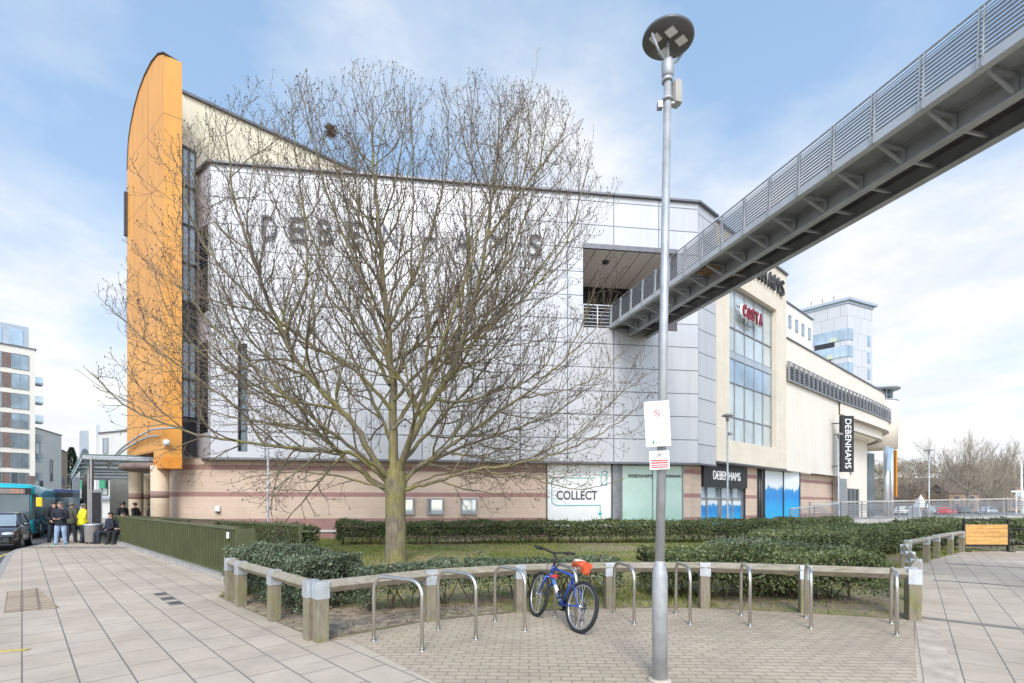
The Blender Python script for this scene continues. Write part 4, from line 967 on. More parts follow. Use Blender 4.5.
# ================================================================== BICYCLE
def bicycle():
    RW=.335; rear=Vector((.835,6.29)); fr=Vector((.29,7.32)); dd=(fr-rear); ang=math.atan2(dd.y,dd.x); wb=1.06
    o=empty('bicycle','blue mountain bicycle with an orange saddle cover leaning on a hoop stand','bicycle',(rear.x,rear.y,0))
    o.rotation_euler=(0,0,ang)
    # local frame: x forward, z up, leaning about the ground line
    Rl=Matrix.Rotation(math.radians(12),3,'X')
    T=lambda x,y,z: Rl@Vector((x,y,z))
    def wheel(name,x,st=0.0,parent=o):
        Rs=Matrix.Rotation(st,3,'Z')
        P=lambda p: Rl@(Vector((x,0,RW))+Rs@Vector(p))
        n=40
        w=MB(); rings=[]
        mbt=MB(); pts=[P((RW*.93*math.cos(a),0,RW*.93*math.sin(a))) for a in np.linspace(0,2*PI,n+1)]
        mbt.tube(pts,.026,10,cap=False); hub=MB(); hub.tube([P((0,-.05,0)),P((0,.05,0))],.022,12); hb=hub.build(name,M['rim'],o)
        mbt.build('tyre',M['rubber'],hb)
        mbr=MB(); pts=[P((RW*.845*math.cos(a),0,RW*.845*math.sin(a))) for a in np.linspace(0,2*PI,n+1)]; mbr.tube(pts,.013,8,cap=False); mbr.build('rim',M['rim'],hb)
        ms=MB()
        for i in range(28):
            a=2*PI*i/28; s=1 if i%2 else -1
            ms.tube([P((.02*math.cos(a+.6*s),.03*s,.02*math.sin(a+.6*s))),P((RW*.84*math.cos(a),0,RW*.84*math.sin(a)))],.0016,4,smooth=False)
        ms.build('spokes',M['rim'],hb)
        return hb
    wh=wheel('wheel',0); 
    st=math.radians(-9); wheel('wheel',wb,st)
    bb_=(.43,0,.29); seat_t=(.27,0,.74); head_t=(.80,0,.78); head_b=(.84,0,.66)
    mb=MB()
    mb.tube([T(*seat_t),T(*bb_)],.018,10); mb.tube([T(.285,0,.70),T(.81,0,.75)],.018,10); mb.tube([T(*head_t),T(*head_b)],.024,12)
    for s in(-1,1):
        mb.tube([T(.29,.02*s,.70),T(.0,.065*s,RW)],.010,8); mb.tube([T(.43,.03*s,.29),T(0,.065*s,RW)],.011,8)
    mb.tube([T(.43,-.04,.29),T(.43,.04,.29)],.025,12)
    mb.build('frame',M['bikeblue'],o)
    mb=MB(); mb.tube([T(*bb_),T(*head_b)],.026,12); dt=mb.build('down_tube',M['bikelight'],o)
    a_=Vector(bb_); b_=Vector(head_b); mb=MB(); mb.tube([T(*a_.lerp(b_,.35)),T(*a_.lerp(b_,.6))],.0268,12); mb.build('tube_decal',M['white'],dt)
    mb=MB(); Rs=Matrix.Rotation(st,3,'Z'); base=Vector((.85,0,.62))
    F_=lambda x,y,z: Rl@(base+Rs@(Vector((x,y,z))-base))
    mb.tube([F_(.84,-.07,.61),F_(.84,.07,.61)],.018,8)
    for s in(-1,1): mb.tube([F_(.845,.065*s,.62),F_(.90,.065*s,.50),F_(1.045,.06*s,RW)],[.017,.016,.011],10)
    mb.build('fork',M['bikeblue'],o)
    mb=MB(); mb.tube([T(.80,0,.78),T(.79,0,.90),F_(.87,0,.97)],.016,10); mb.tube([F_(.84,.31,1.005),F_(.86,.18,1.0),F_(.875,.04,.97),F_(.875,-.04,.97),F_(.86,-.18,1.0),F_(.84,-.31,1.005)],.0145,10); mb.build('handlebar',M['black_plastic'],o)
    for s in(-1,1):
        mb=MB(); mb.tube([F_(.845,.20*s,1.003),F_(.838,.33*s,1.007)],.019,10); g_=mb.build('grip',M['rubber'],o)
        mb=MB(); mb.tube([F_(.86,.17*s,1.0),F_(.90,.18*s,.98),F_(.91,.27*s,.975)],.008,6); mb.build('brake_lever',M['black_plastic'],g_)
    mb=MB(); mb.tube([T(.27,0,.74),T(.25,0,.84)],.013,10); mb.build('seat_post',M['rim'],o)
    mb=MB()
    sec=[(.02,.085,.86),(.06,.105,.87),(.14,.09,.875),(.24,.045,.87),(.33,.025,.865),(.36,.01,.86)]
    rings=[]
    for x,w,z in sec: rings.append([T(x,w*math.cos(a),z+.035*math.sin(a)+(.012 if math.sin(a)>0 else -.01)) for a in np.linspace(0,2*PI,13)[:-1]])
    mb.loft(rings); sd=mb.build('saddle',M['orange_cloth'],o)
    mb=MB(); rings=[]
    for x,w,z in((.0,.06,.88),(.05,.10,.905),(.13,.095,.91),(.2,.05,.9)): rings.append([T(x+.1,w*.8*math.cos(a),z+.03*math.sin(a)) for a in np.linspace(0,2*PI,13)[:-1]])
    mb.loft(rings); mb.build('saddle_cover_top',M['beige_cloth'],sd)
    mb=MB(); mb.bbox(T(.05,0,.795),(.13,.085,.075),Rl@Matrix.Rotation(-.35,3,'Y'),0,.028); mb.build('saddle_pouch',M['orange_cloth'],sd)
    mb=MB(); Rc=Rl@Matrix.Rotation(PI/2,3,'X')
    for r in(.085,.07): mb.lathe([(r-.01,-.004),(r,-.004),(r,.004),(r-.01,.004)],T(.43,-.055,.29),24,0,Rc)
    mb.tube([T(.43,-.07,.29),T(.55,-.08,.20)],.009,8); mb.tube([T(.43,.07,.29),T(.31,.08,.38)],.009,8); mb.build('crankset',M['black_plastic'],o)
    for x,y,z in((.55,-.12,.20),(.31,.12,.38)): mb=MB(); mb.bbox(T(x,y,z),(.09,.08,.02),Rl,0,.004); mb.build('pedal',M['black_plastic'],o)
    mb=MB()
    for a_,b_ in(((.29,-.026,.66),(.02,-.07,.36)),((.29,.026,.66),(.02,.07,.36))): mb.tube([T(*a_),T(*b_)],.004,5)
    mb.tube([T(.72,-.02,.60),T(.55,-.03,.42),T(.40,-.035,.26),T(.1,-.06,.34)],.003,5)
    for r,y in((.06,-.03),(.05,-.036),(.04,-.042),(.03,-.048)): mb.lathe([(r,-.002),(r,.002)],T(0,y,RW),20,0,Rc)
    mb.tube([T(0,-.055,RW-.05),T(.03,-.06,RW-.12),T(.02,-.06,RW-.17)],.012,8); mb.lathe([(.03,-.004),(.03,.004)],T(.025,-.06,RW-.16),14,0,Rc); mb.build('rear_gears',M['black_plastic'],o)
    mb=MB(); mb.tube([T(0,-.045,RW+.055),T(.43,-.055,.37)],.004,5); mb.tube([T(.03,-.06,RW-.19),T(.43,-.055,.205)],.004,5); mb.build('chain',M['black_plastic'],o)
    # cable lock wound round the frame, bottle and mudguard
    mb=MB(); pts=[T(.74+.05*math.cos(t),.05*math.sin(t),.62+.02*t/6) for t in np.linspace(0,12,30)]; mb.tube(pts,.009,6); mb.build('cable_lock',M['red'],o)
    mb=MB(); mb.tube([T(.46,0,.37),T(.55,0,.45)],.034,12); mb.build('drink_bottle',M['black_plastic'],o)
    mb=MB(); mb.tube([F_(.84,.02,.88),F_(.95,.03,.78),F_(.88,.06,.6)],.004,6); mb.tube([F_(.84,-.1,.9),F_(.92,-.06,.76),T(.8,-.03,.74)],.004,6); mb.build('brake_cable',M['black_plastic'],o)
    return o
bicycle()

# ================================================================== GREEN FENCES
def green_fence(label,A,B,h,pitch,z0=.12,endplate=True,dense=True):
    A=Vector((A[0],A[1],0)); B=Vector((B[0],B[1],0)); d=(B-A); L=d.length; d/=L; ang=math.atan2(d.y,d.x); n=Vector((-d.y,d.x,0))
    o=empty('metal_fence',label,'fence',A)
    R=rz(ang); np_=int(L/2.4); X=lambda s,z: d*s+Vector((0,0,z))
    for i in range(np_+1):
        s=L*i/np_; mb=MB(); mb.box(X(s,h/2-.03),(.07,.07,h+.02),R); mb.build('post',M['fence'],o)
    mb=MB(); mb.beam(X(-.03,h),X(L+.03,h),.11,.06); mb.build('top_rail',M['fence'],o)
    if dense:
        mb=MB(); mb.beam(X(0,(h+z0)/2)+n*(-.02),X(L,(h+z0)/2)+n*(-.02),.012,h-z0-.1); mb.build('back_sheet',M['fence_back'],o)
    mb=MB(); mb.beam(X(0,z0+.03),X(L,z0+.03),.05,.06); mb.build('bottom_rail',M['fence'],o)
    mb=MB(); k=int(L/pitch)
    for i in range(k): mb.box(X(pitch*(i+.5),(z0+h)/2),(.03,.11,h-z0-.08) if dense else (.016,.02,h-z0-.08),R)
    mb.build('slat_panel',M['fence'],o)
    return o,X,R,n
A=(-5.84,10.42); B=(-18.1,22.2)
o,X,R,n=green_fence('dark olive metal fence of upright slats along the paved walk',A,B,1.14,.19)
mb=MB(); mb.box(X(-.02,.57)+n*-.0+Vector((.1,.12,0)),(.06,.36,1.12),R); mb.build('end_plate',M['fence'],o)
mb=MB(); mb.bbox(X(.42,.98)-n*0+Vector((-.04,-.05,0)),(.11,.03,.14),R,0,.006); mb.build('white_box',M['white'],o)
kb=MB(); a=Vector((A[0],A[1],0)); b=Vector((B[0],B[1],0)); kb.beam(a+Vector((-.02,-.02,.04)),b+Vector((-.02,-.02,.04)),.3,.14); tag(kb.build('kerb_edging',M['kerb']),kind='structure')
green_fence('olive metal railing of open uprights on the far side of the ramp behind the fence',(-5.35,12.35),(-17.7,22.6),1.12,.125,dense=False)

# ================================================================== WHITE RAMP WALL AND RAILINGS
def ramp_rail(label,A,B,za,zb,h=1.12):
    A=Vector((*A,za)); B=Vector((*B,zb)); L=(B-A).length; d=(B-A)/L
    o=empty('ramp_railing',label,'railing',A)
    n=max(2,int(L/1.9))
    for i in range(n+1):
        q=d*(L*i/n); mb=MB(); mb.beam(q+Vector((0,0,-.02)),q+Vector((0,0,h)),.06,.05,up=(1,0,0)); mb.build('post',M['rail_grey'],o)
    mb=MB(); mb.beam(Vector((0,0,h)),d*L+Vector((0,0,h)),.09,.07); mb.build('handrail',M['ramp'] if h>1.1 else M['galv'],o)
    mb=MB()
    for i in range(8): mb.beam(Vector((0,0,.1+i*.118)),d*L+Vector((0,0,.1+i*.118)),.03,.035)
    mb.build('infill_rails',M['rail_grey'],o)
RA=(20.8,31.0); RB=(41,33.5)
mb=MB(); mb.loft([[(RA[0],RA[1],-.1),(RA[0],RA[1]+3.6,-.1),(RA[0],RA[1]+3.6,.68),(RA[0],RA[1],.68)],[(RB[0],RB[1],-.1),(RB[0],RB[1]+3.6,-.1),(RB[0],RB[1]+3.6,1.05),(RB[0],RB[1],1.05)]],0,False); o=mb.build('ramp_wall',M['ramp']); tag(o,'low white concrete ramp wall behind the clipped hedges','ramp wall')
ramp_rail('grey metal railing along the near edge of the white ramp',(RA[0]+.1,RA[1]+.12),(RB[0],RB[1]+.12),.68,1.05)
ramp_rail('grey metal railing along the far edge of the white ramp',(RA[0]+.1,RA[1]+3.4),(RB[0],RB[1]+3.4),.68,1.05)
ramp_rail('low grey railing before the banded stone wall beside the shop windows',(17.2,30.3),(20.7,31.1),.35,.68,1.05)

# ================================================================== CAFE SCREEN AND FURNITURE
q=G(986,551.5); ang=math.radians(-4)
o=empty('cafe_screen','slatted pine screen in a black steel frame at the end of the knee rail','screen',(q.x,q.y,0),ang)
wd=1.46
for sx in(-1,1):
    mb=MB(); mb.box((sx*(wd/2),0,.57),(.06,.06,1.14)); mb.box((sx*(wd/2),.0,.015),(.07,.5,.03)); mb.build('frame_upright',M['black'],o)
for z_ in(1.115,.2):
    mb=MB(); mb.box((0,0,z_),(wd-.06,.055,.05)); mb.build('frame_rail',M['black'],o)
for i in range(5):
    mb=MB(); mb.bbox((0,-.012,.315+i*.141),(wd-.07,.026,.135),Matrix.Rotation(rr.uniform(-.006,.006),3,'Y'),0,.004); mb.build('board',M['pine'],o)
def table(loc,label):
    o=empty('cafe_table',label,'table',loc)
    mb=MB(); mb.lathe([(.0,.70),(.34,.70),(.35,.715),(.34,.73),(0,.73)],(0,0,0),24); mb.build('tabletop',M['black'],o)
    mb=MB(); mb.lathe([(.03,.02),(.025,.7)],(0,0,0),10); mb.build('pedestal',M['black'],o)
    mb=MB(); mb.box((0,0,.015),(.5,.06,.03)); mb.box((0,0,.016),(.06,.5,.03)); mb.build('base',M['black'],o)
def chair(loc,rot,label):
    o=empty('cafe_chair',label,'chair',loc,rot)
    mb=MB(); mb.bbox((0,0,.45),(.42,.42,.035),None,0,.01); mb.build('seat',M['black'],o)
    mb=MB()
    mb.tube([(-.2,.2,.45),(-.2,.24,.82),(.2,.24,.82),(.2,.2,.45)],.014,8)
    for i in range(3): mb.beam((-.2,.225+.005*i,.55+i*.09),(.2,.225+.005*i,.55+i*.09),.015,.05)
    mb.build('backrest',M['black'],o)
    for sx in(-1,1):
        for sy in(-1,1):
            mb=MB(); mb.tube([(sx*.18,sy*.18,.44),(sx*.21,sy*.22,0)],.013,8); mb.build('leg',M['black'],o)
table((18.35,17.2,0),'round black cafe table just beside the pine screen'); table((19.4,18.5,0),'round black cafe table tucked behind, close to the hedge')
chair((18.2,16.4,0),3.0,'black metal cafe chair closest to the pine screen, facing the table'); chair((19.1,17.0,0),-1.5,'black metal cafe chair on the outer side of the nearer table'); chair((18.1,18.1,0),.4,'black metal cafe chair behind the nearer table')
# ================================================================== THE BARE TREE
def catmull(pts,n):
    P=[Vector(p) for p in pts]; P=[P[0]*2-P[1]]+P+[P[-1]*2-P[-2]]; out=[]
    for i in range(1,len(P)-2):
        for k in range(n):
            t=k/n; a,b,c,d=P[i-1],P[i],P[i+1],P[i+2]
            out.append(.5*((2*b)+(c-a)*t+(2*a-5*b+4*c-d)*t*t+(3*b-a-3*c+d)*t**3))
    out.append(P[-2]); return out
class Tree:
    def __init__(s,seed,rmin=.0058,env=None): s.r=random.Random(seed); s.limbs=MB(); s.twigs=MB(); s.buds=MB(); s.rmin=rmin; s.env=env; s.n=0
    def sides(s,r): return 10 if r>.12 else 7 if r>.05 else 5 if r>.02 else 3
    def put(s,pts,rad):
        mb=s.limbs if max(rad)>.028 else s.twigs
        mb.tube(pts,rad,s.sides(max(rad)),cap=False); s.n+=1
    def bud(s,p):
        for k in range(s.r.choice((1,1,1,2))):
            q=p+Vector((s.r.uniform(-.025,.025),s.r.uniform(-.025,.025),s.r.uniform(-.02,.03)))
            a=.0135*s.r.uniform(.7,1.3); b=len(s.buds.v)
            s.buds.v.extend([(q.x+a,q.y,q.z),(q.x,q.y+a,q.z),(q.x-a,q.y,q.z),(q.x,q.y-a,q.z),(q.x,q.y,q.z+2.2*a),(q.x,q.y,q.z-a)])
            for t in((0,1,4),(1,2,4),(2,3,4),(3,0,4),(1,0,5),(2,1,5),(3,2,5),(0,3,5)): s.buds.idx([b+i for i in t])
    def branch(s,p,d,L,r,lev,maxlev,trop):
        R=s.r
        if s.env:
            for _ in range(6):
                if s.env(p+(d+Vector((0,0,.25))).normalized()*L)<1: break
                L*=.75
            if L<.16: return
        if lev>=1: trop=max(trop,.04)+(.08 if lev==1 else .14)*min(1.3,max(.2,(p.z-1.5)/7))
        n=max(3,int(L/.22)) if lev<2 else max(3,int(L/.16)); n=min(n,9); seg=L/n; pts=[p.copy()]; dirs=[d.copy()]
        wob=.13 if lev<2 else .17
        for i in range(n):
            d=(d+Vector((R.gauss(0,wob),R.gauss(0,wob),R.gauss(0,wob)))+Vector((0,0,trop*(.4+.9*i/n)))).normalized()
            p=p+d*seg; pts.append(p.copy()); dirs.append(d.copy())
        rad=[max(s.rmin*.8,r*(1-.72*i/n)) for i in range(n+1)]
        s.put(pts,rad)
        if lev>=maxlev or L<.22: s.bud(p); return
        s.kids(pts,dirs,rad,L,lev,maxlev,trop)
    def kids(s,pts,dirs,rad,L,lev,maxlev,trop,t0=.14,density=1.0,lscale=1.0):
        R=s.r; n=len(pts)-1
        nk=max(2,int(L*density*(4.9 if lev>=2 else 3.5 if lev==1 else 2.6))); az=R.uniform(0,6.28)
        for k in range(nk):
            t=t0+(1-t0)*(k+R.uniform(.1,.9))/nk; f=t*n; i=min(n-1,int(f)); p=pts[i].lerp(pts[i+1],f-i); d=dirs[min(n,i+1)]
            az+=2.4+R.uniform(-.6,.6); ax=d.orthogonal().normalized(); ax=Matrix.Rotation(az,3,d)@ax
            an=R.uniform(.5,.95); nd=(d*math.cos(an)+ax*math.sin(an)).normalized()
            l=L*R.uniform(.30,.52)*(1.12-.5*t)*lscale
            if lev>=2: l=max(.22,min(l,.9))
            rr_=max(s.rmin,min(rad[i]*.6,.0075+l*.0105))
            s.branch(p,nd,l,rr_,lev+1,maxlev,trop)
    def limb(s,pts,r0,r1,trop,maxlev=3,t0=.15,density=1.0,lscale=1.0):
        q=catmull(pts,6); rnd=s.r
        q=[p+Vector((rnd.gauss(0,.02),rnd.gauss(0,.02),rnd.gauss(0,.02))) if 0<i<len(q)-1 else p for i,p in enumerate(q)]
        n=len(q)-1; rad=[r0+(r1-r0)*(i/n)**.8 for i in range(n+1)]
        s.limbs.tube(q,rad,9 if r0>.05 else 6,cap=False)
        dirs=[(q[min(n,i+1)]-q[max(0,i-1)]).normalized() for i in range(n+1)]
        L=sum((q[i+1]-q[i]).length for i in range(n))
        s.kids(q,dirs,rad,L,0,maxlev,trop,t0,density,lscale)
        s.branch(q[-1],dirs[-1],max(.6,L*.14),r1*.95,1,maxlev,trop)
TY=14.0; TB=Vector(((395.5-512)/F*TY,TY,0))
def tp(px,py,dy=0.0):
    # limb points are read at the tree's own depth, then swung out in depth by dy metres
    return Vector(((px-395.5)/F*TY,dy,CH+(HZ-py)/F*TY))
tree=empty('bare_tree','large leafless tree with a mossy trunk and wide twiggy crown on the lawn','tree',TB)
def tree_env(q):
    k=TY/(TY+q.y); X=q.x*k; Z=(q.z-CH)*k+CH
    return abs((X+.35)/8.3)**2.5+abs((Z-6.6)/(7.8 if Z>6.6 else 5.6))**2.5+abs((q.y-.4)/5.8)**2.3
T=Tree(5,env=tree_env)
zf=tp(395,478).z
T.limbs.tube([(0,0,-.1),(.0,0,.12),(0.01,0,.5),(.0,0,1.3),(.0,0,2.0),(.01,.0,zf-.15),(.02,0,zf+.25)],[.345,.315,.295,.283,.285,.31,.26],18,cap=False)
LIMBS=[
 ([(394,490,0),(393,440,.05),(391,380,.1),(387,320,.0),(381,250,-.1),(375,175,-.1),(372,115,0)],.19,.02,.09,0),
 ([(390,487,0),(372,452,-.2),(352,419,-.4),(322,387,-.7),(299,348,-.9),(278,290,-1.1),(258,225,-1.2),(250,165,-1.2)],.125,.02,.09,0),
 ([(388,491,0),(351,466,.3),(322,440,.5),(300,424,.6),(265,400,.8),(218,368,.9),(172,325,1.0)],.10,.018,.07,0),
 ([(389,484,0),(362,458,-.3),(335,452,-.6),(282,449,-1.0),(228,441,-1.3),(175,420,-1.6),(145,390,-1.8)],.085,.016,.05,0),
 ([(398,480,0),(405,455,-.1),(424,420,-.3),(454,374,-.5),(473,322,-.7),(488,255,-.8),(496,190,-.8),(500,135,-.8)],.145,.02,.09,0),
 ([(424,420,-.3),(412,395,-.6),(397,372,-.9),(386,332,-1.3),(373,290,-1.7),(352,235,-2.0),(338,175,-2.1)],.08,.018,.09,0),
 ([(402,486,0),(415,468,.1),(435,455,.2),(472,427,.5),(520,392,.8),(568,350,1.0),(605,310,1.1)],.10,.018,.07,0),
 ([(404,490,0),(435,482,-.2),(472,472,-.5),(520,465,-.8),(572,450,-1.1),(615,425,-1.3)],.07,.015,.03,0),
 ([(392,430,0),(412,392,.5),(440,350,1.1),(485,298,1.8),(530,250,2.2),(568,200,2.4)],.08,.016,.08,0),
 ([(390,385,0),(362,335,.4),(325,275,.9),(295,215,1.2),(280,160,1.3)],.075,.016,.09,0),
 ([(386,330,0),(408,280,.3),(428,220,.6),(440,165,.8),(445,120,.8)],.065,.016,.09,0),
 ([(384,300,0),(366,240,.5),(348,180,.9),(340,125,1.0)],.055,.016,.09,0),
 ([(394,470,0),(376,425,1.2),(345,370,2.2),(312,310,3.0),(285,250,3.4),(270,205,3.5)],.085,.018,.08,0),
 ([(399,476,0),(420,430,-.9),(447,375,-1.8),(475,315,-2.5),(492,260,-2.8)],.085,.018,.08,0),
 ([(398,465,0),(422,425,1.3),(458,370,2.5),(500,310,3.3),(535,260,3.6)],.08,.018,.08,0),
 ([(391,480,0),(368,455,-1.0),(330,420,-2.1),(290,380,-2.8),(255,335,-3.2)],.075,.018,.07,0),
 ([(402,478,0),(445,448,1.2),(500,422,2.2),(560,395,3.0),(605,362,3.3)],.07,.016,.06,0),
 ([(391,410,0),(360,375,-.5),(310,345,-.8),(255,300,-.9),(215,245,-.9),(203,195,-.9)],.065,.016,.08,0),
 ([(394,400,0),(430,365,-.3),(480,340,-.5),(530,300,-.6),(566,250,-.6),(578,205,-.6)],.065,.016,.08,0),
 ([(299,348,-.9),(318,290,-.8),(314,225,-.7),(304,165,-.6),(300,120,-.5)],.05,.014,.09,0),
 ([(454,374,-.5),(462,310,-.2),(468,245,.1),(471,175,.2),(472,125,.2)],.05,.014,.09,0),
 ([(473,322,-.7),(508,268,-.5),(530,205,-.3),(542,150,-.1),(546,120,0)],.05,.014,.09,0),
 ([(408,280,.3),(412,220,.1),(414,160,-.1),(412,115,-.2)],.04,.014,.09,0),
 ([(265,400,.8),(226,338,.8),(200,275,.8),(186,215,.7)],.045,.014,.09,0),
 ([(218,368,.9),(180,340,.8),(150,300,.7),(134,250,.7)],.03,.013,.09,0),
 ([(282,449,-1.0),(255,415,-.9),(215,385,-.8),(170,355,-.7),(130,318,-.6)],.04,.014,.07,0),
 ([(300,424,.6),(250,418,.8),(200,408,1.0),(150,385,1.2)],.04,.014,.06,0),
 ([(488,255,-.8),(525,205,-.8),(556,160,-.7),(568,125,-.6)],.045,.014,.08,0),
 ([(530,250,2.2),(565,205,2.0),(590,170,1.9)],.04,.014,.08,0),
 ([(488,255,-.8),(520,190,-.2),(530,130,.2),(528,95,.3)],.04,.014,.09,0),
 ([(472,472,-.5),(525,478,-.6),(575,490,-.6),(620,480,-.6)],.03,.012,.02,0),
 ([(520,465,-.8),(570,440,-.9),(610,405,-.9),(635,385,-.9)],.03,.012,.05,0),
 ([(568,350,1.0),(592,300,1.0),(605,255,.9)],.03,.013,.09,0),
 ([(520,392,.8),(560,385,.9),(600,370,1.0),(628,345,1.0)],.03,.013,.06,0),
 ([(388,488,0),(350,478,-.6),(310,474,-1.0),(268,482,-1.3)],.04,.013,-.02,0),
 ([(404,489,0),(440,473,.6),(490,470,1.0),(545,476,1.3),(585,472,1.5)],.045,.013,0,0),
]
for pts,r0,r1,trop,_ in LIMBS:
    T.limb([tp(*p) for p in pts],r0*.88,r1*.85,trop,3,.22 if r0<.12 else .3,1.0,.85)
T.limbs.build('trunk',M['bark'],tree)
T.twigs.build('crown',M['twig'],tree)
T.buds.build('buds',M['bud'],tree)
print('tree tubes',T.n,len(T.twigs.f),len(T.limbs.f),len(T.buds.f))
# nest and bird box in the tree
mb=MB(); rr=random.Random(9); c=W(331,131,TY+.95)
for i in range(140):
    a=Vector((rr.gauss(0,1),rr.gauss(0,1),rr.gauss(0,.8))).normalized(); b=Vector((rr.gauss(0,1),rr.gauss(0,1),rr.gauss(0,.5))).normalized()
    p=c+Vector((a.x*.12,a.y*.12,a.z*.17)); mb.tube([p-b*.12,p+b*.12],.007,3)
mb.ball(c,(.10,.10,.14)); tag(mb.build('bird_nest',M['stem']),'dark twiggy nest lodged high in the bare tree','nest')
o=empty('bird_box','grey pitched-roof bird box fixed to the trunk of the bare tree','bird box',TB+tp(407,436,-.25),math.radians(12))
mb=MB(); mb.bbox((0,0,.16),(.24,.2,.34),None,0,.006); mb.build('box',M['frame'],o)
mb=MB()
for s in(-1,1): mb.beam((s*.0,-.15,.42),(s*.0,.12,.42),.02,.02) if False else mb.box((s*.09,-.02,.385),(.22,.3,.02),Matrix.Rotation(s*math.radians(38),3,'Y'))
mb.build('roof',M['frame'],o)
mb=MB(); mb.lathe([(.03,0),(.03,.004)],(0,-.103,.22),12,0,Matrix.Rotation(PI/2,3,'X')); mb.build('entry_hole',M['black'],o)

# ================================================================== HEDGES
def pathpts(pts,n):
    return catmull([Vector((p[0],p[1],0)) for p in pts],n)
def fbm(P,seed,scale):
    r=np.random.default_rng(seed); out=np.zeros(len(P)); a=1.0
    for o in range(4):
        k=r.normal(0,1,(6,3))*scale*(2**o); ph=r.uniform(0,6.28,6)
        out+=a*np.sin(P@k.T+ph).sum(1)/6; a*=.55
    return out
def hedge(label,pts,width,height,dens,leaf,mat,seed,bottom=.12,sparse=.0,group=None,top_extra=0,stems=True,stemr=.02,lump=.13):
    r=np.random.default_rng(seed); P=pathpts(pts,8); Q=np.array([list(p)[:2] for p in P]); seg=np.diff(Q,axis=0); L=np.linalg.norm(seg,axis=1); cum=np.r_[0,np.cumsum(L)]; tot=cum[-1]
    per=width+2*height; n=int(tot*per*dens)+int(2*width*height*dens)
    o=empty('hedge',label,'hedge',(pts[0][0],pts[0][1],0),0,group); O=np.array([pts[0][0],pts[0][1],0])
    def place(s,t,z):
        i=np.clip(np.searchsorted(cum,s)-1,0,len(L)-1); f=(s-cum[i])/L[i]; d=seg[i]/L[i][:,None]
        c=Q[i]+seg[i]*f[:,None]; nn=np.c_[-d[:,1],d[:,0]]
        return np.c_[c+nn*t[:,None],z],nn,d
    s=r.uniform(0,tot,n); w=r.uniform(0,per,n); hw=width/2
    t=np.where(w<height,-hw,np.where(w<height+width,-hw+(w-height),hw)); z=np.where(w<height,w,np.where(w<height+width,height,per-w))
    nx=np.where(w<height,-1.,np.where(w<height+width,0,1.)); nz=np.where((w>=height)&(w<height+width),1.,0.)
    # rounded shoulders
    kk=np.clip((z-(height-.18))/.18,0,1); edge=np.clip((np.abs(t)-(hw-.2))/.2,0,1)
    z=z-nz*edge**2*.12; t=t*(1-.10*kk*(nx!=0)/max(hw,.3)*.5)
    # end caps
    ne=int(2*width*height*dens); ends=slice(n-ne,n)
    s[ends]=np.where(r.random(ne)<.5,0.02,tot-.02); t[ends]=r.uniform(-hw,hw,ne); z[ends]=r.uniform(0,height,ne); nx[ends]=0; nz[ends]=0
    p,nn,d=place(s,t,z)
    no=np.c_[nn*nx[:,None],nz]; no[ends,:2]=d[ends]*np.where(s[ends]<tot/2,-1,1)[:,None]
    b=fbm(p,seed+1,1.6)*lump+fbm(p,seed+2,6)*lump*.35
    depth=r.exponential(.045,n)
    p=p+no*(b-depth)[:,None]+r.normal(0,.012,(n,3))
    # ragged foot: leaves thin out towards the ground
    g=fbm(np.c_[p[:,:2],np.zeros(n)],seed+3,3.0)
    foot=bottom+.12+sparse*(.25+.35*g)
    keep=(p[:,2]>0.02)&(r.random(n)<np.clip((p[:,2]-foot+.1)/.2,0.0,1))
    if sparse>0: keep&=~((g>.55)&(p[:,2]<height*.62)&(r.random(n)<.75))
    p=p[keep]; no=no[keep]; n=len(p)
    dirs=no*.55+r.normal(0,.6,(n,3))+np.array([0,0,.25]); dirs/=np.linalg.norm(dirs,axis=1)[:,None]
    ax=np.cross(dirs,r.normal(0,1,(n,3))); ax/=np.linalg.norm(ax,axis=1)[:,None]; fwd=np.cross(ax,dirs)
    sz=leaf*r.uniform(.6,1.35,n)[:,None]
    V=np.stack([p-fwd*sz,p+ax*sz*.5+dirs*sz*.18,p+fwd*sz,p-ax*sz*.5+dirs*sz*.18],1)-O
    # stray shoots standing out of the clipped top
    ti=np.where(p[:,2]>height*.86)[0]; ti=r.choice(ti,min(len(ti),int(tot*width*26))); sp_=[]
    for q in ti:
        ln_=r.uniform(.05,.16); dr=np.array([r.normal(0,.25),r.normal(0,.25),1.0]); m_=int(ln_/.022)+2
        for a_ in range(m_): sp_.append(p[q]+dr*ln_*a_/m_+r.normal(0,.01,3))
    sp_=np.array(sp_); m_=len(sp_); d2=np.c_[r.normal(0,.7,(m_,2)),r.uniform(.2,1,m_)]; d2/=np.linalg.norm(d2,axis=1)[:,None]; a2=np.cross(d2,r.normal(0,1,(m_,3))); a2/=np.linalg.norm(a2,axis=1)[:,None]; f2=np.cross(a2,d2); s2=leaf*.8*r.uniform(.5,1.2,m_)[:,None]
    V=np.concatenate([V,np.stack([sp_-f2*s2,sp_+a2*s2*.5,sp_+f2*s2,sp_-a2*s2*.5],1)-O]); p=np.concatenate([p,sp_]); n=len(p)
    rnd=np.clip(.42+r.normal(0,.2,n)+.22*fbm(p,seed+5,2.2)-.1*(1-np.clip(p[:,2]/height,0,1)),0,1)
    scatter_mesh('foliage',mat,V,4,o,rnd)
    # twiggy inside and stems
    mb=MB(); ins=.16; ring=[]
    z0=bottom+.18+sparse*.42
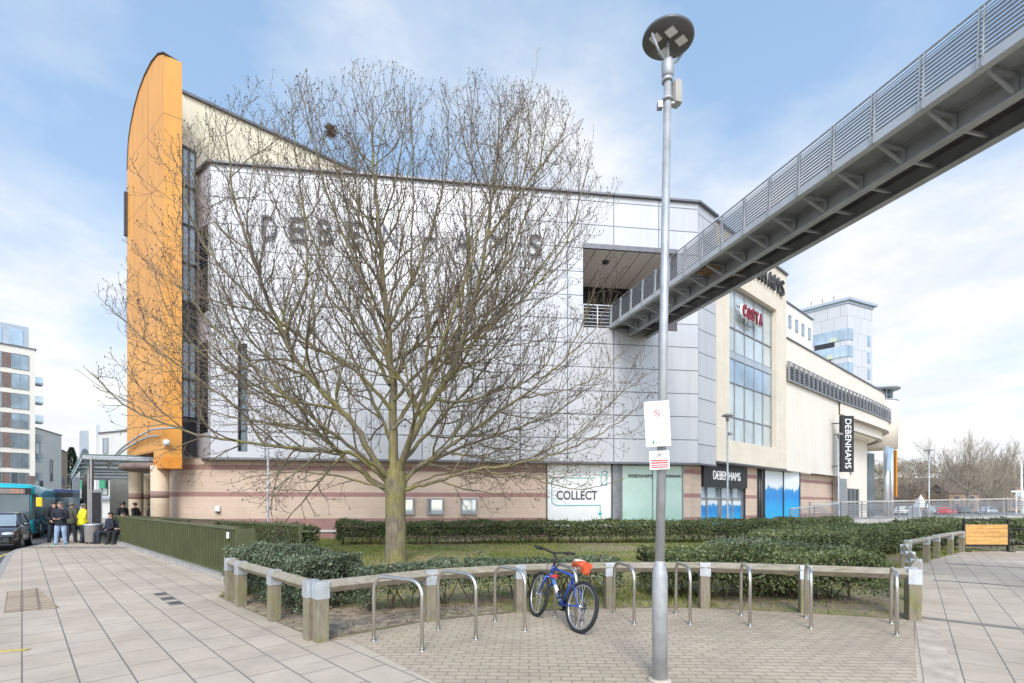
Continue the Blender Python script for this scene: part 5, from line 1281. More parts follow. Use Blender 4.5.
    for i in range(len(P)):
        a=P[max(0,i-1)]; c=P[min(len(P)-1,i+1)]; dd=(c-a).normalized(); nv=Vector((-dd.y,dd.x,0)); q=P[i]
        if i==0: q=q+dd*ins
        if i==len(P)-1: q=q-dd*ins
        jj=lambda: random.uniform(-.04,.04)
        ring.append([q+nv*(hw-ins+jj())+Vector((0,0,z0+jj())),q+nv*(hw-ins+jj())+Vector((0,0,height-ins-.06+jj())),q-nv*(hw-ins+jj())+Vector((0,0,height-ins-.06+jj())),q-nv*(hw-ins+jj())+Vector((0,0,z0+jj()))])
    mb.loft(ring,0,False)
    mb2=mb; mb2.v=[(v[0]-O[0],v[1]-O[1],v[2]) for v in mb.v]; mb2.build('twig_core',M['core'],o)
    if stems:
        mb=MB(); k=int(tot/.3)
        for i in range(k):
            s_=np.array([tot*(i+.5)/k+r.uniform(-.1,.1)]); t_=np.array([r.uniform(-hw*.6,hw*.6)]); b_,_,_=place(np.clip(s_,0.01,tot-.01),t_,np.array([0.]))
            b_=Vector(b_[0])-Vector(O)
            for j in range(r.integers(2,5)):
                tip=b_+Vector((r.normal(0,.16),r.normal(0,.12),height*r.uniform(.55,.8)))
                mid=b_.lerp(tip,.45)+Vector((r.normal(0,.05),r.normal(0,.05),0)); mb.tube([b_-Vector((0,0,.05)),mid,tip],[stemr*.8,stemr*.55,stemr*.3],5,cap=False)
        mb.build('stems',M['stem'],o)
    return o
hedge('long clipped hedge under the notice cases and shop windows at the back of the lawn',[(-7.1,19.9),(-2,20.5),(2.5,20.9),(9.6,21.5),(14,24.2),(18.3,27.2)],1.15,.95,1000,.038,M['hedge'],21,.06,.30)
hedge('dark hedge behind the open olive railing, left of the gap in the planting',[(-10.3,17.6),(-8.4,16.4),(-6.3,15.0)],1.0,.98,420,.05,M['hedge'],22,.06,.1)
hedge('broad grey-green bush between the green fence and the corner post',[(-5.0,9.6),(-4.2,8.9),(-3.2,7.9),(-2.75,7.55)],1.15,.86,2400,.027,M['hedge_box'],23,.02,.08,lump=.15)
hedge('thin open hedge behind the first hoop stands in front of the tree',[(-2.35,7.35),(-1.6,7.75),(-.9,8.1)],.62,.70,1900,.027,M['hedge_box'],24,.06,.55,lump=.17)
hedge('straggly hedge behind the blue bicycle with bare stems at its foot',[(-.75,8.15),(.3,8.55),(1.1,8.75),(1.9,8.8)],.75,.72,1900,.027,M['hedge_box'],25,.06,.5,lump=.16)
hedge('wide clipped hedge behind the far hoop stands, filling the bend of the knee rail',[(2.4,8.8),(3.5,8.85),(4.7,8.7),(6.15,8.45)],1.25,.86,2000,.027,M['hedge'],26,.05,.28,lump=.15)
hedge('deep low hedge filling the inside of the bend',[(4.4,10.2),(5.6,10.3),(6.7,11.2)],1.9,.78,1500,.028,M['hedge_box'],27,.05,.1)
hedge('deep clipped hedge following the winding knee rail to the pine screen',[(6.6,11.4),(7.9,13.2),(9.8,15.2),(12.2,16.9),(15.2,18.2)],2.1,.95,1100,.033,M['hedge'],28,.05,.1)
hedge('clipped hedge behind the cafe tables, below the white ramp wall',[(15.6,19.4),(19,20),(24,20.3)],1.4,1.02,480,.045,M['hedge'],29,.05,.1)
# ---- grass blades on the lawn
def inpoly(p,poly):
    x,y=p[:,0],p[:,1]; c=np.zeros(len(p),bool); n=len(poly); j=n-1
    for i in range(n):
        xi,yi=poly[i]; xj,yj=poly[j]
        c^=((yi>y)!=(yj>y))&(x<(xj-xi)*(y-yi)/(yj-yi+1e-9)+xi); j=i
    return c
r=np.random.default_rng(77); n=230000
pp=np.c_[r.uniform(-12,17,n),r.uniform(7.2,23.5,n)]; pp=pp[inpoly(pp,lawnp)]
g=fbm(np.c_[pp,np.zeros(len(pp))],5,.55)+.4*fbm(np.c_[pp,np.zeros(len(pp))],6,2.2)
soil_near=((pp[:,0]<.2)&(pp[:,1]<8.7))|((pp[:,0]>3.4)&(pp[:,1]<9.6))
pp=pp[(r.random(len(pp))<np.clip(.55-g*.75,.03,1))&~(soil_near&(r.random(len(pp))<.85))]
n=len(pp); h=r.uniform(.035,.085,n); a=r.uniform(0,6.28,n); w=.006+.004*r.random(n)+pp[:,1]*.0004
b=np.c_[pp,np.full(n,.006)]; side=np.c_[np.cos(a)*w,np.sin(a)*w,np.zeros(n)]; tip=b+np.c_[r.normal(0,.03,n),r.normal(0,.03,n),h]
gg=np.clip(.5+r.normal(0,.2,n)+.3*fbm(np.c_[pp,np.zeros(n)],8,.9),0,1)
tag(scatter_mesh('grass',M['grass'],np.stack([b-side,b+side,tip],1),3,None,gg),kind='stuff')
# dead leaves and litter on the soil
n=1500; pl=np.c_[r.uniform(-5.2,.6,n),r.uniform(6,9.6,n)]; pl=pl[inpoly(pl,[(-5.1,8.7),(-2.3,6.0),(-1.16,7.0),(.12,7.55),(-.5,8.3),(-4.5,9.6)])]
n=len(pl); c=np.c_[pl,np.full(n,.022)]; a=r.uniform(0,6.28,n); s=r.uniform(.012,.03,n)
u=np.c_[np.cos(a)*s,np.sin(a)*s,r.normal(0,.006,n)]; v=np.c_[-np.sin(a)*s*.6,np.cos(a)*s*.6,r.normal(0,.006,n)]
lm=leafmat('dead_leaf',[(0,(.12,.07,.035)),(1,(.36,.25,.14))],.8,.1)
tag(scatter_mesh('leaf_litter',lm,np.stack([c-u,c+v,c+u,c-v],1),4,None,r.random(n)),kind='stuff')
# ================================================================== BUILDINGS BEYOND
def block(name,label,A,B,depth,z1,mat,z0=-.2,cat='building'):
    """A box building: visible front wall from A to B (A on the left), depth metres back."""
    A=Vector(A); B=Vector(B); d=(B-A).normalized(); n=V2(d.y,-d.x)
    o=empty(name,label,cat,(A.x,A.y,0)); O=A.to_3d()
    mb=MB(); poly=[A,B,B-n*depth,A-n*depth]; mb.prism([q-A for q in poly],z0,z1); mb.build('wall',mat,o)
    mb=MB()
    c=[q-A for q in poly]
    for i in range(4): mb.beam(c[i].to_3d()+Vector((0,0,z1+.06)),c[(i+1)%4].to_3d()+Vector((0,0,z1+.06)),.35,.14)
    mb.build('coping',M['coping'],o)
    X=lambda s,z,out=0.0: (d*s+n*out).to_3d()+Vector((0,0,z))
    return o,X,d,n,math.atan2(d.y,d.x)
def window(o,X,ang,s,z,w,h,panes=2,glass='glass_blue',fr='frame'):
    mb=MB(); mb.box(X(s,z,.02),(w,.08,h),rz(ang)); g=mb.build('window',M[glass],o)
    mb=MB()
    for k in range(panes+1): mb.box(X(s-w/2+w*k/panes,z,.06),(.07,.1,h+.07),rz(ang))
    for zz in(z-h/2,z+h/2): mb.box(X(s,zz,.06),(w,.1,.07),rz(ang))
    mb.build('frame',M[fr],g)
# apartment block at far left
C=V2(-72.6,74.6); dA_=V2(.8,1).normalized(); A_=C-dA_*26
o,X,d,n,ang=block('apartment_block','tall cream apartment block with brown panels at the far left edge',A_,C,16,25.2,M['aptcream'])
for k in range(7):
    z=23.0-2.95*k
    for s in(24.35,19.4,14.4):
        window(o,X,ang,s,z,1.8,2.2,2,'glass_mid')
        mb=MB(); mb.box(X(s-1.4,z,.03),(.9,.1,2.2),rz(ang)); mb.build('brown_panel',M['aptbrown_o'],o)
        window(o,X,ang,s-2.6,z,1.3,2.2,1,'glass_mid')
for k in range(6):
    z=20.2-2.95*k
    mb=MB(); q=X(26.5,z,-1.5); mb.box(q,(1.0,2.0,.16),rz(ang)); b=mb.build('balcony',M['zinc'],o)
    mb=MB(); mb.box(q+Vector((0,0,.6)),(1.0,1.98,.95),rz(ang)); mb.build('glass_guard',M['glass'],b)
mb=MB(); mb.prism([(X(s,0,o_).x,X(s,0,o_).y) for s,o_ in((0,-.8),(25.4,-.8),(25.4,-12),(0,-12))],25.1,28.6); ph=mb.build('penthouse',M['zinc'],o)
mb=MB()
for s in(3,9,15,18.5,21.8,24): mb.box(X(s,26.8,-.78),(1.5,.1,2.4),rz(ang))
mb.build('penthouse_glazing',M['glass_blue'],ph)
mb=MB(); mb.box(X(25.5,3.0,.05),(.9,.12,6.0),rz(ang)); mb.build('brown_panel',M['aptbrown_o'],o)
for s in(23.3,18.5,13.5): window(o,X,ang,s,4.6,3.4,3.6,4,'glass_mid')
# second block, pale with a tan end
A2=W(34,505,85); B2_=W(61.5,505,95)
o,X,d,n,ang=block('pale_building','pale rendered building with a narrow window next to the apartment block',(A2.x,A2.y),(B2_.x,B2_.y),10,15.0,M['aptcream'])
window(o,X,ang,1.2,11.5,1.6,2.6,1,'glass_mid'); window(o,X,ang,6.5,8.0,1.0,4.0,1,'glass_dark'); window(o,X,ang,2.5,5.2,1.2,1.6,1,'glass_dark')
A2=W(61.7,505,95.3); B2_=W(67.5,505,101)
o,X,d,n,ang=block('tan_building','narrow tan brick building end beside the pale rendered building',(A2.x,A2.y),(B2_.x,B2_.y),10,12.2,M['tanbrick'])
window(o,X,ang,1.0,6.2,.7,1.2,1,'glass_dark'); window(o,X,ang,2.4,6.2,.7,1.2,1,'glass_dark')
mb=MB(); mb.box(X(1.6,3.4,.2),(2.8,.3,.25),rz(ang)); mb.build('string_course',M['offwhite'],o)
# yellow and green shop fronts far down the street
A2=W(64,505,112); B2_=W(86,505,110)
o,X,d,n,ang=block('street_shop','small far shop with a yellow fascia behind the parked buses',(A2.x,A2.y),(B2_.x,B2_.y),8,9.0,M['offwhite'])
mb=MB(); mb.box(X(1.6,4.6,.1),(2.9,.2,1.1),rz(ang)); mb.build('yellow_fascia',M['yellow'],o)
window(o,X,ang,1.0,7.2,1.2,1.3); window(o,X,ang,2.6,7.2,1.0,1.3); window(o,X,ang,1.6,2.2,2.8,2.6,3,'glass_dark')
# modern grey and white building behind the canopy
A2=W(82,505,66); B2_=W(131,505,62)
o,X,d,n,ang=block('shopping_building','white and grey modern building with an arched opening behind the glass canopy',(A2.x,A2.y),(B2_.x,B2_.y),12,11.0,M['offwhite'])
LL=(Vector((B2_.x,B2_.y))-Vector((A2.x,A2.y))).length
mb=MB(); mb.box(X(1.2,5.8,.12),(2.5,.3,11.4),rz(ang)); mb.build('zinc_panel',M['zinc'],o)
mb=MB(); pts=[X(1.2+1.1*math.cos(a),7.6+1.5*math.sin(a),.29) for a in np.linspace(0,PI,13)]; mb.face(pts); mb.build('arched_opening',M['glass_dark'],o)
mb=MB(); mb.box(X(3.2,6.0,.2),(1.5,.5,12.2),rz(ang)); mb.build('white_pier',M['white'],o)
window(o,X,ang,5.3,9.3,1.0,1.9,1); 
for s in(1.1,2.7,3.9,5.2): window(o,X,ang,s,4.2,1.2,2.6,1,'glass'if s>2 else'glass_dark','frame_dark')
for s in(.9,5.3): mb=MB(); mb.box(X(s,4.4,.42),(1.1,.12,1.3),rz(ang)); mb.build('green_sign',M['green_print'],o)
mb=MB(); mb.box(X(LL/2,2.5,.4),(LL,.3,.35),rz(ang)); mb.build('fascia',M['zinc'],o)
# tower and white block at right
C=V2(65.1,95.0); tl=V2(-.963,1).normalized(); trr=V2(2.19,1).normalized()
L0=C+tl*8.9; R0=C+trr*7.9
o=empty('office_tower','tall pale blue panelled tower with a glazed corner and oversailing roof','tower',(C.x,C.y,0)); O=C.to_3d()
mb=MB(); poly=[L0-C,V2(0,0),R0-C,R0-C+tl*8.9]; mb.prism(poly,-.2,41.2); mb.build('wall',M['towerpanel'],o)
mb=MB(); c0=(poly[0]+poly[2])/2; mb.prism([c0+(q-c0)*1.14 for q in poly],41.2,41.7); mb.prism([c0+(q-c0)*1.04 for q in poly],40.7,41.2); mb.build('roof',M['zinc'],o)
nl=V2(-tl.y,tl.x); nl=nl if nl.dot(V2(0,-1))>0 else -nl; nr=V2(trr.y,-trr.x)
def TX(s,z,out=.05): return (tl*s+nl*out).to_3d()+Vector((0,0,z))
def TRX(s,z,out=.05): return (trr*s+nr*out).to_3d()+Vector((0,0,z))
aL=math.atan2(tl.y,tl.x); aR=math.atan2(trr.y,trr.x)
for k in range(9):
    z=34.8-3.3*k
    mb=MB(); mb.box(TX(3.0,z,.06),(6.0,.12,2.2),rz(aL)); mb.box(TRX(.75,z,.06),(1.5,.12,2.2),rz(aR)); g_=mb.build('window_band',M['glass_blue'],o)
    mb=MB()
    for s in(.0,1.2,2.4,3.6,4.8,6.0): mb.box(TX(s,z,.1),(.09,.14,2.4),rz(aL))
    mb.build('frame',M['zinc'],g_)
    mb=MB(); mb.box(TX(3.9+.6*(k%2),z-1.62,.06),(3.4,.12,.9),rz(aL)); mb.build('dark_spandrel',M['dark'],o)
    mb=MB(); mb.box(TX(2.4+k%3*.6,z-.7,.14),(1.1,.04,.8),rz(aL)); mb.build('green_panel',M['pale_green'],o)
    mb=MB(); mb.box(TRX(6.6,z-.6,.05),(.9,.1,2.0),rz(aR)); mb.build('slot_window',M['glass_blue'],o)
for s in(3,5,7): mb=MB(); q=TX(s,42.2,-3); mb.lathe([(.12,-.6),(.1,1.6)],q,8); mb.build('roof_vent',M['frame'],o)
A2=W(770,505,58.5); A2=V2(A2.x,A2.y); q=V2(34.7,62); A2=q-D2*6; B2_=q+D2*9.2
o,X,d,n,ang=block('flats_block','off white block of flats with small square windows beside the pale tower',A2,B2_,10,27.2,M['whiteblock'])
for k in range(5):
    for s in(7.0,9.3,11.5,13.9): window(o,X,ang,s,25.0-2.9*k,.75,1.5,1,'glass_blue')

# ---- far hill with wood, houses and car park to the right
nx,ny=60,40; mb=MB()
def hz_(x,y):
    k=max(0,min(1,(y-120)/170)); v=k*k*(3-2*k)
    return -.3+v*(17+4*math.sin(x*.011+1)+2.5*math.sin(x*.031)) 
gx=np.linspace(-260,520,nx); gy=np.linspace(112,420,ny)
for y in gy:
    for x in gx: mb.v.append((x,y,hz_(x,y)-.15*(y<125)))
for j in range(ny-1):
    for i in range(nx-1): mb.idx((j*nx+i,j*nx+i+1,(j+1)*nx+i+1,(j+1)*nx+i),None,0,True)
tag(mb.build('hill',M['hill']),kind='structure')
# bare wood on the hillside, one mass
r=np.random.default_rng(5); n=46000
nt_=650; tx=r.uniform(95,330,nt_); ty=r.uniform(125,300,nt_); tz=np.array([hz_(a,b) for a,b in zip(tx,ty)]); th=r.uniform(6,12,nt_)
ii=r.integers(0,nt_,n); rad=r.random(n)**.4; a=r.uniform(0,6.28,n); ph=r.uniform(-.7,1.5,n)
cx=tx[ii]+rad*np.cos(a)*np.cos(ph)*th[ii]*.38; cy=ty[ii]+rad*np.sin(a)*np.cos(ph)*th[ii]*.38; cz=tz[ii]+th[ii]*.55+rad*np.sin(ph)*th[ii]*.45
p=np.c_[cx,cy,cz]; d=np.c_[r.normal(0,.6,n),r.normal(0,.6,n),r.uniform(.4,1.2,n)]; d/=np.linalg.norm(d,axis=1)[:,None]; L=r.uniform(.6,1.8,n)[:,None]
sd=np.cross(d,r.normal(0,1,(n,3))); sd/=np.linalg.norm(sd,axis=1)[:,None]; wv=(.10+.12*r.random(n))[:,None]
wm=leafmat('hazed_wood_twigs',[(0,(.20,.16,.125)),(.5,(.31,.25,.19)),(.8,(.33,.29,.19)),(1,(.28,.30,.19))],.9,.1)  # twig colours lightened, distance haze is put into them
gg=np.clip(r.normal(.45,.18,n)+(ii%7-3)*.06,0,1)
tag(scatter_mesh('woodland',wm,np.stack([p-sd*wv,p+sd*wv,p+d*L],1),3,None,gg),kind='stuff')
# standing bare trees
def far_tree(seed,h,mat):
    t=Tree(seed,.022); R_=t.r
    t.limbs.tube([(0,0,-.3),(0,0,h*.12),(.1,0,h*.3)],[h*.022,h*.017,h*.012],8,cap=False)
    for k in range(12):
        az=k*2.4+R_.uniform(-.3,.3); el=R_.uniform(.6,1.3) if k else 1.45
        v=Vector((math.cos(az)*math.cos(el),math.sin(az)*math.cos(el),math.sin(el))); z=h*R_.uniform(.14,.34); l=h*R_.uniform(.42,.62)
        t.limb([(0,0,z),v*l*.35+Vector((0,0,z)),v*l*.75+Vector((0,0,z+.06*l)),v*l+Vector((0,0,z+.14*l))],h*.007,.03,.07,2,.2,.55,.9)
    return t
protos=[]
for sd_,h in((31,17.5),(32,16.5),(33,12.0)):
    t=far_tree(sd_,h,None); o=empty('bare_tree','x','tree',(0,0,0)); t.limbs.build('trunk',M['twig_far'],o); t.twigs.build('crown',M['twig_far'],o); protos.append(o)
spots=[(968,105,0,1.0,'tallest rounded bare tree standing before the far wood'),(1003,112,1,1.0,'tall upright bare tree beside the rounded one, near the white pole'),(940,118,2,.95,'small greenish bare tree left of the tallest rounded one'),(988,96,2,.95,'low spreading bare tree between the two tall ones'),(1016,100,2,.9,'small bare tree behind the little sign gantry'),(905,122,2,.9,'small bare tree just beyond the curved end of the store'),(918,128,1,.62,'thin bare tree behind the thin car park lamp')]
used=set()
for px,Y,k,sc,lb in spots:
    o=protos[k] if k not in used else dup(protos[k]); used.add(k)
    q=W(px,505,Y); o.location=(q.x,Y,-.2 if Y<120 else hz_(q.x,Y)); o.rotation_euler=(0,0,px*.7); o.scale=(sc,)*3; tag(o,lb,'tree','bare trees across the car park')
# houses
def house(px,Y,w,h,label):
    q=W(px,505,Y); z=max(-.2,hz_(q.x,Y)) if Y>115 else -.16
    o=empty('house',label,'house',(q.x,Y,z),.15,'houses below the far wood')
    mb=MB(); mb.box((0,0,h/2),(w,6,h)); mb.build('wall',M['housebrick'],o)
    mb=MB(); rr_=[(-w/2-.3,-3.3,h),(w/2+.3,-3.3,h),(w/2+.3,0,h+2.4),(-w/2-.3,0,h+2.4)]; mb.face(rr_); mb.face([(x,-y,zz) for x,y,zz in rr_])
    for s in(-1,1): mb.face([(s*w/2,-3,h),(s*w/2,3,h),(s*w/2,0,h+2.2)])
    rf=mb.build('roof',M['roof_tile'],o); mb=MB(); mb.box((w*.3,.4,h+2.4),(.7,.7,1.4)); mb.build('chimney',M['housebrick'],rf)
    for sx in(-.25,.25):
        for zz in(1.5,h-1.2):
            mb=MB(); mb.box((sx*w,-3.02,zz),(1.2,.1,1.1)); f_=mb.build('window',M['glass_dark'],o)
            mb=MB(); mb.box((sx*w,-3.06,zz-.6),(1.4,.16,.1)); mb.build('sill',M['white'],f_)
house(904,135,7,5.2,'tan brick house nearest the store below the far wood'); house(914,131,6.5,5.0,'tan brick house directly behind the thin car park lamp'); house(952,126,9,4.6,'low tan house half hidden behind the tallest rounded bare tree'); house(1008,133,9,6.5,'reddish house by the white pole, high below the wood')

# ================================================================== VEHICLES
def car(label,loc,rot,paint,group=None,detail=True,L=4.2,Wd=1.78,H=1.5):
    o=empty('parked_car',label,'car',loc,rot,group)
    # local: x forward, front at x=+L/2
    hw=Wd/2
    st=[(-L/2,.42,.62,.80),(-L/2+.12,.32,.92,.90),(-L*.36,.26,1.0,.97),(-L*.1,.24,.98,1.0),(L*.18,.24,.97,1.0),(L*.36,.26,.86,.96),(L/2-.16,.30,.72,.86),(L/2,.42,.60,.70)]
    rings=[]
    for x,zb,zt,wf in st:
        w=hw*wf; rings.append([(x,-w*.93,zb),(x,-w,zb+.16),(x,-w,(zb+zt)/2),(x,-w*.97,zt-.07),(x,-w*.86,zt),(x,0,zt+.025),(x,w*.86,zt),(x,w*.97,zt-.07),(x,w,(zb+zt)/2),(x,w,zb+.16),(x,w*.93,zb)])
    mb=MB(); mb.loft(rings)
    rc=[]
    for x,zt,wf in((-L*.47,1.02,.86),(-L*.36,H-.08,.72),(-L*.15,H,.74),(L*.04,H-.03,.73),(L*.12,H-.1,.74)):
        w=hw*wf; rc.append([(x,-w,zt-.05),(x,-w*.85,zt),(x,0,zt+.02),(x,w*.85,zt),(x,w,zt-.05),(x,w*.9,zt-.1),(x,-w*.9,zt-.1)])
    mb.loft(rc); 
    for s in(-1,1):
        for a,b in(((L*.27,hw*.86*s,.95),(L*.12,hw*.74*s,H-.12)),((-L*.08,hw*.9*s,.97),(-L*.1,hw*.75*s,H-.06)),((-L*.38,hw*.88*s,.98),(-L*.34,hw*.73*s,H-.12))): mb.beam(a,b,.07,.06,up=(0,1,0))
    mb.build('body',paint,o)
    mb=MB(); mb.face([(L*.30,-hw*.80,.95),(L*.30,hw*.80,.95),(L*.115,hw*.72,H-.1),(L*.115,-hw*.72,H-.1)]); mb.build('windscreen',M['glass'],o)
    mb=MB(); mb.face([(-L*.46,-hw*.8,.98),(-L*.46,hw*.8,.98),(-L*.36,hw*.7,H-.12),(-L*.36,-hw*.7,H-.12)]); mb.build('rear_window',M['glass_dark'],o)
    for s in(-1,1):
        mb=MB(); mb.face([(L*.25,hw*.88*s,.95),(-L*.42,hw*.88*s,.98),(-L*.33,hw*.74*s,H-.12),(L*.1,hw*.745*s,H-.13)]); mb.build('side_window',M['glass_dark'],o)
    Rw=Matrix.Rotation(PI/2,3,'X')
    for x in(L*.31,-L*.31):
        for s in(-1,1):
            c=(x,s*(hw-.10),.31); mb=MB(); mb.lathe([(.17,-.1),(.29,-.1),(.315,-.07),(.315,.07),(.29,.1),(.17,.1)],c,24,0,Rw); w_=mb.build('wheel',M['rubber'],o)
            mb=MB(); mb.lathe([(.05,-.105),(.2,-.10),(.2,.10),(.05,.105)],c,10,0,Rw); mb.build('rim',M['rim'],w_)
    if detail:
        for s in(-1,1):
            mb=MB(); mb.ball((L*.455,s*hw*.62,.665),(.16,.2,.075),0,12,8); mb.build('headlight',M['lamp_lens'],o)
            mb=MB(); mb.ball((L*.2,s*(hw+.07),1.0),(.07,.12,.08),0,10,7); mb.build('door_mirror',paint,o)
        mb=MB(); mb.bbox((L/2-.05,0,.52),(.14,.9,.13),None,0,.03); mb.bbox((L/2-.07,0,.36),(.14,1.3,.12),None,0,.03); mb.build('grille',M['black_plastic'],o)
        mb=MB(); mb.box((L/2+.035,0,.44),(.02,.52,.11)); mb.build('number_plate',M['white'],o)
    else:
        for s in(-1,1): mb=MB(); mb.ball((L*.46,s*hw*.62,.665),(.12,.18,.07),0,8,6); mb.build('headlight',M['lamp_lens'],o)
    return o
bd=V2(-.8,1).normalized(); ab=math.atan2(-bd.y,-bd.x)
fc=V2(-19.0,18.9); c=fc+bd*2.1-V2(bd.y,-bd.x)*.9
nb_=V2(-bd.y,bd.x); c=fc+bd*2.1+V2(-1,-.8).normalized()*.9
car('dark grey hatchback parked at the kerb, cut by the picture edge',(c.x,c.y,-.15),ab,M['carpaint'])
cars=[(905,83,'white car parked beyond the ramp railing nearest the store',M['white'],.2),(936,86,'pale silver car parked just past the white tent',M['zinc'],.1),(947,78,'red car parked in the row across the car park',M['red'],.25),(962,88,'dark car parked beneath the tallest rounded bare tree',M['carpaint'],.2),(988,84,'silver grey car parked under the low spreading bare tree',M['galv_light'],.15)]
for px,Y,lb,mt,a in cars: q=W(px,505,Y); car(lb,(q.x,Y,-.15),a+PI/2*.2,mt,'cars in the far car park',False)
q=W(920.5,505,72); o=empty('white_tent','small white peaked tent in the car park behind the railing','tent',(q.x,q.y,-.15))
mb=MB(); mb.loft([[(1.0*x,1.0*y,1.3) for x,y in((-1,-1),(1,-1),(1,1),(-1,1))],[(.5*x,.5*y,1.9) for x,y in((-1,-1),(1,-1),(1,1),(-1,1))],[(.03*x,.03*y,3.2) for x,y in((-1,-1),(1,-1),(1,1),(-1,1))]],0,False); mb.build('roof',M['tent'],o)
mb=MB(); 
for x,y in((-1,-1),(1,-1),(1,1),(-1,1)): mb.tube([(.97*x,.97*y,0),(.97*x,.97*y,1.35)],.04,6)
mb.build('poles',M['white'],o)
mb=MB(); mb.face([(-.97,.97,0),(.97,.97,0),(.97,.97,1.3),(-.97,.97,1.3)]); mb.face([(-.97,-.97,0),(-.97,.97,0),(-.97,.97,1.3),(-.97,-.97,1.3)]); mb.build('side_sheet',M['tent'],o)

def bus(label,loc,rot,paint,route=None,L=10.5,dark=False):
    o=empty('bus',label,'bus',loc,rot); Wd,H=2.45,2.85; hw=Wd/2
    def sec(x,w,zb,zt,rt): 
        return [(x,-w,zb),(x,-w,zt-rt),(x,-w+rt*.3,zt-rt*.3),(x,-w+rt,zt),(x,0,zt+.04),(x,w-rt,zt),(x,w-rt*.3,zt-rt*.3),(x,w,zt-rt),(x,w,zb)]
    mb=MB(); mb.loft([sec(-L/2,hw*.95,.4,H-.08,.2),sec(-L/2+.15,hw,.28,H,.2),sec(L/2-.45,hw,.28,H,.2),sec(L/2-.12,hw*.97,.28,H-.06,.22),sec(L/2,hw*.88,.36,H-.2,.25)]); mb.build('body',paint,o)
    mb=MB(); rings=[]
    mb.face([(L/2+.04,-hw*.84,.95),(L/2+.04,hw*.84,.95),(L/2+.03,hw*.84,2.3),(L/2+.03,-hw*.84,2.3)])
    for s in(-1,1): mb.face([(L/2+.04,hw*.84*s,.95),(L/2-.1,hw*.99*s,1.12),(L/2-.12,hw*.99*s,2.3),(L/2+.03,hw*.84*s,2.3)])
    mb.build('windscreen',M['glass_dark'],o)
    mb=MB(); mb.box((L/2-.03,0,2.47),(.13,Wd*.9,.34)); dp=mb.build('destination_panel',M['black'],o)
    if route:
        mb=MB(); mb.box((L/2+.04,.12,2.47),(.02,1.5,.25)); mb.build('display',M['display'],dp)
        lettering(route,(L/2+.055,.58,2.47),(0,1,0),(0,0,1),.40,.2,.02,M['amber'],parent=dp)
    for s in(-1,1):
        for k in range(6):
            x0=L/2-1.6-k*1.42; 
            if s<0 and k==0: pass
            mb=MB(); mb.box((x0-.35,s*(hw+.006),1.62),(1.34,.03,1.0)); mb.build('side_window',M['glass_dark'],o)
        mb=MB(); mb.beam((L/2-.1,s*hw*.95,2.3),(L/2+.28,s*(hw+.18),2.2),.04,.04); mi=mb.build('mirror_arm',M['black_plastic'],o)
        mb=MB(); mb.bbox((L/2+.28,s*(hw+.2),1.93),(.14,.24,.48),None,0,.04); mb.build('mirror',M['yellow'] if not dark else M['black_plastic'],mi)
        mb=MB(); mb.ball((L/2+.0,s*hw*.66,.68),(.06,.2,.12),0,12,8); mb.build('headlight',M['lamp_lens'],o)
    mb=MB(); mb.box((L/2-.75,hw+.008,1.35),(.95,.03,2.1)); mb.build('door',M['glass_dark'],o)
    Rw=Matrix.Rotation(PI/2,3,'X')
    for x in(L/2-2.4,-L/2+2.6):
        for s in(-1,1):
            c=(x,s*(hw-.13),.46); mb=MB(); mb.lathe([(.25,-.14),(.44,-.14),(.47,-.1),(.47,.1),(.44,.14),(.25,.14)],c,28,0,Rw); w_=mb.build('wheel',M['rubber'],o)
            mb=MB(); mb.lathe([(.08,-.15),(.27,-.15),(.27,.15),(.08,.15)],c,12,0,Rw); mb.build('rim',M['rim'],w_)
    mb=MB(); mb.bbox((L/2+.02,0,.45),(.12,Wd*.8,.16),None,0,.03); mb.build('bumper',M['black_plastic'],o)
    mb=MB(); mb.box((L/2+.09,0,.46),(.01,.5,.11)); mb.build('number_plate',M['white'],o)
    return o
bc=W(34.5,505,25.2); bdir=V2(-.80,1).normalized(); side=V2(-1,-.80).normalized(); c=V2(bc.x,bc.y)+bdir*5.25+side*1.22
bus('turquoise single deck bus with an amber route number and yellow mirror',(c.x,c.y,-.15),math.atan2(-bdir.y,-bdir.x),M['busteal'],'721')
bc=W(78.5,505,34.5); c=V2(bc.x,bc.y)+bdir*5.25+side*1.22
bus('dark navy bus waiting behind the people at the shelter',(c.x,c.y,-.15),math.atan2(-bdir.y,-bdir.x),M['busnavy'],None,10.5,True)

# ================================================================== GLASS CANOPY, SHELTER, BIN
cn=empty('glass_canopy','glass louvred canopy on slim grey posts reaching out from the orange fin','canopy',(-20.6,24,0)); O=Vector((-20.6,24,0))
a0=Vector((-21.5,24.6,4.05))-O; a1=Vector((-31.8,35.4,3.55))-O; b0=Vector((-17.2,23.6,3.85))-O; b1=Vector((-24.5,35.0,3.45))-O
for (p,q) in((a0,a1),(b0,b1),(a0,b0),(a1,b1)): mb=MB(); mb.beam(p,q,.08,.16); mb.build('edge_beam',M['galv'],cn)
mb=MB()
for i in range(26):
    t=(i+.5)/26; p=a0.lerp(a1,t); q=b0.lerp(b1,t); d=(q-p).normalized(); mb.beam(p+Vector((0,0,.1)),q+Vector((0,0,.1)),.36,.02,up=(0,.35,1))
mb.build('louvre_panel',M['canopy_glass'],cn)
for i in range(7):
    t=i/6; p=a0.lerp(a1,t); q=b0.lerp(b1,t); mb=MB(); mb.beam(p-Vector((0,0,.06)),q-Vector((0,0,.06)),.05,.12); mb.build('cross_beam',M['galv'],cn)
for i in range(5):
    t=i/4; p=a0.lerp(a1,t).lerp(b0.lerp(b1,t),.12); mb=MB(); mb.beam(Vector((p.x,p.y,-.05)),p,.14,.10,up=(1,0,0)); mb.build('post',M['bin'],cn)
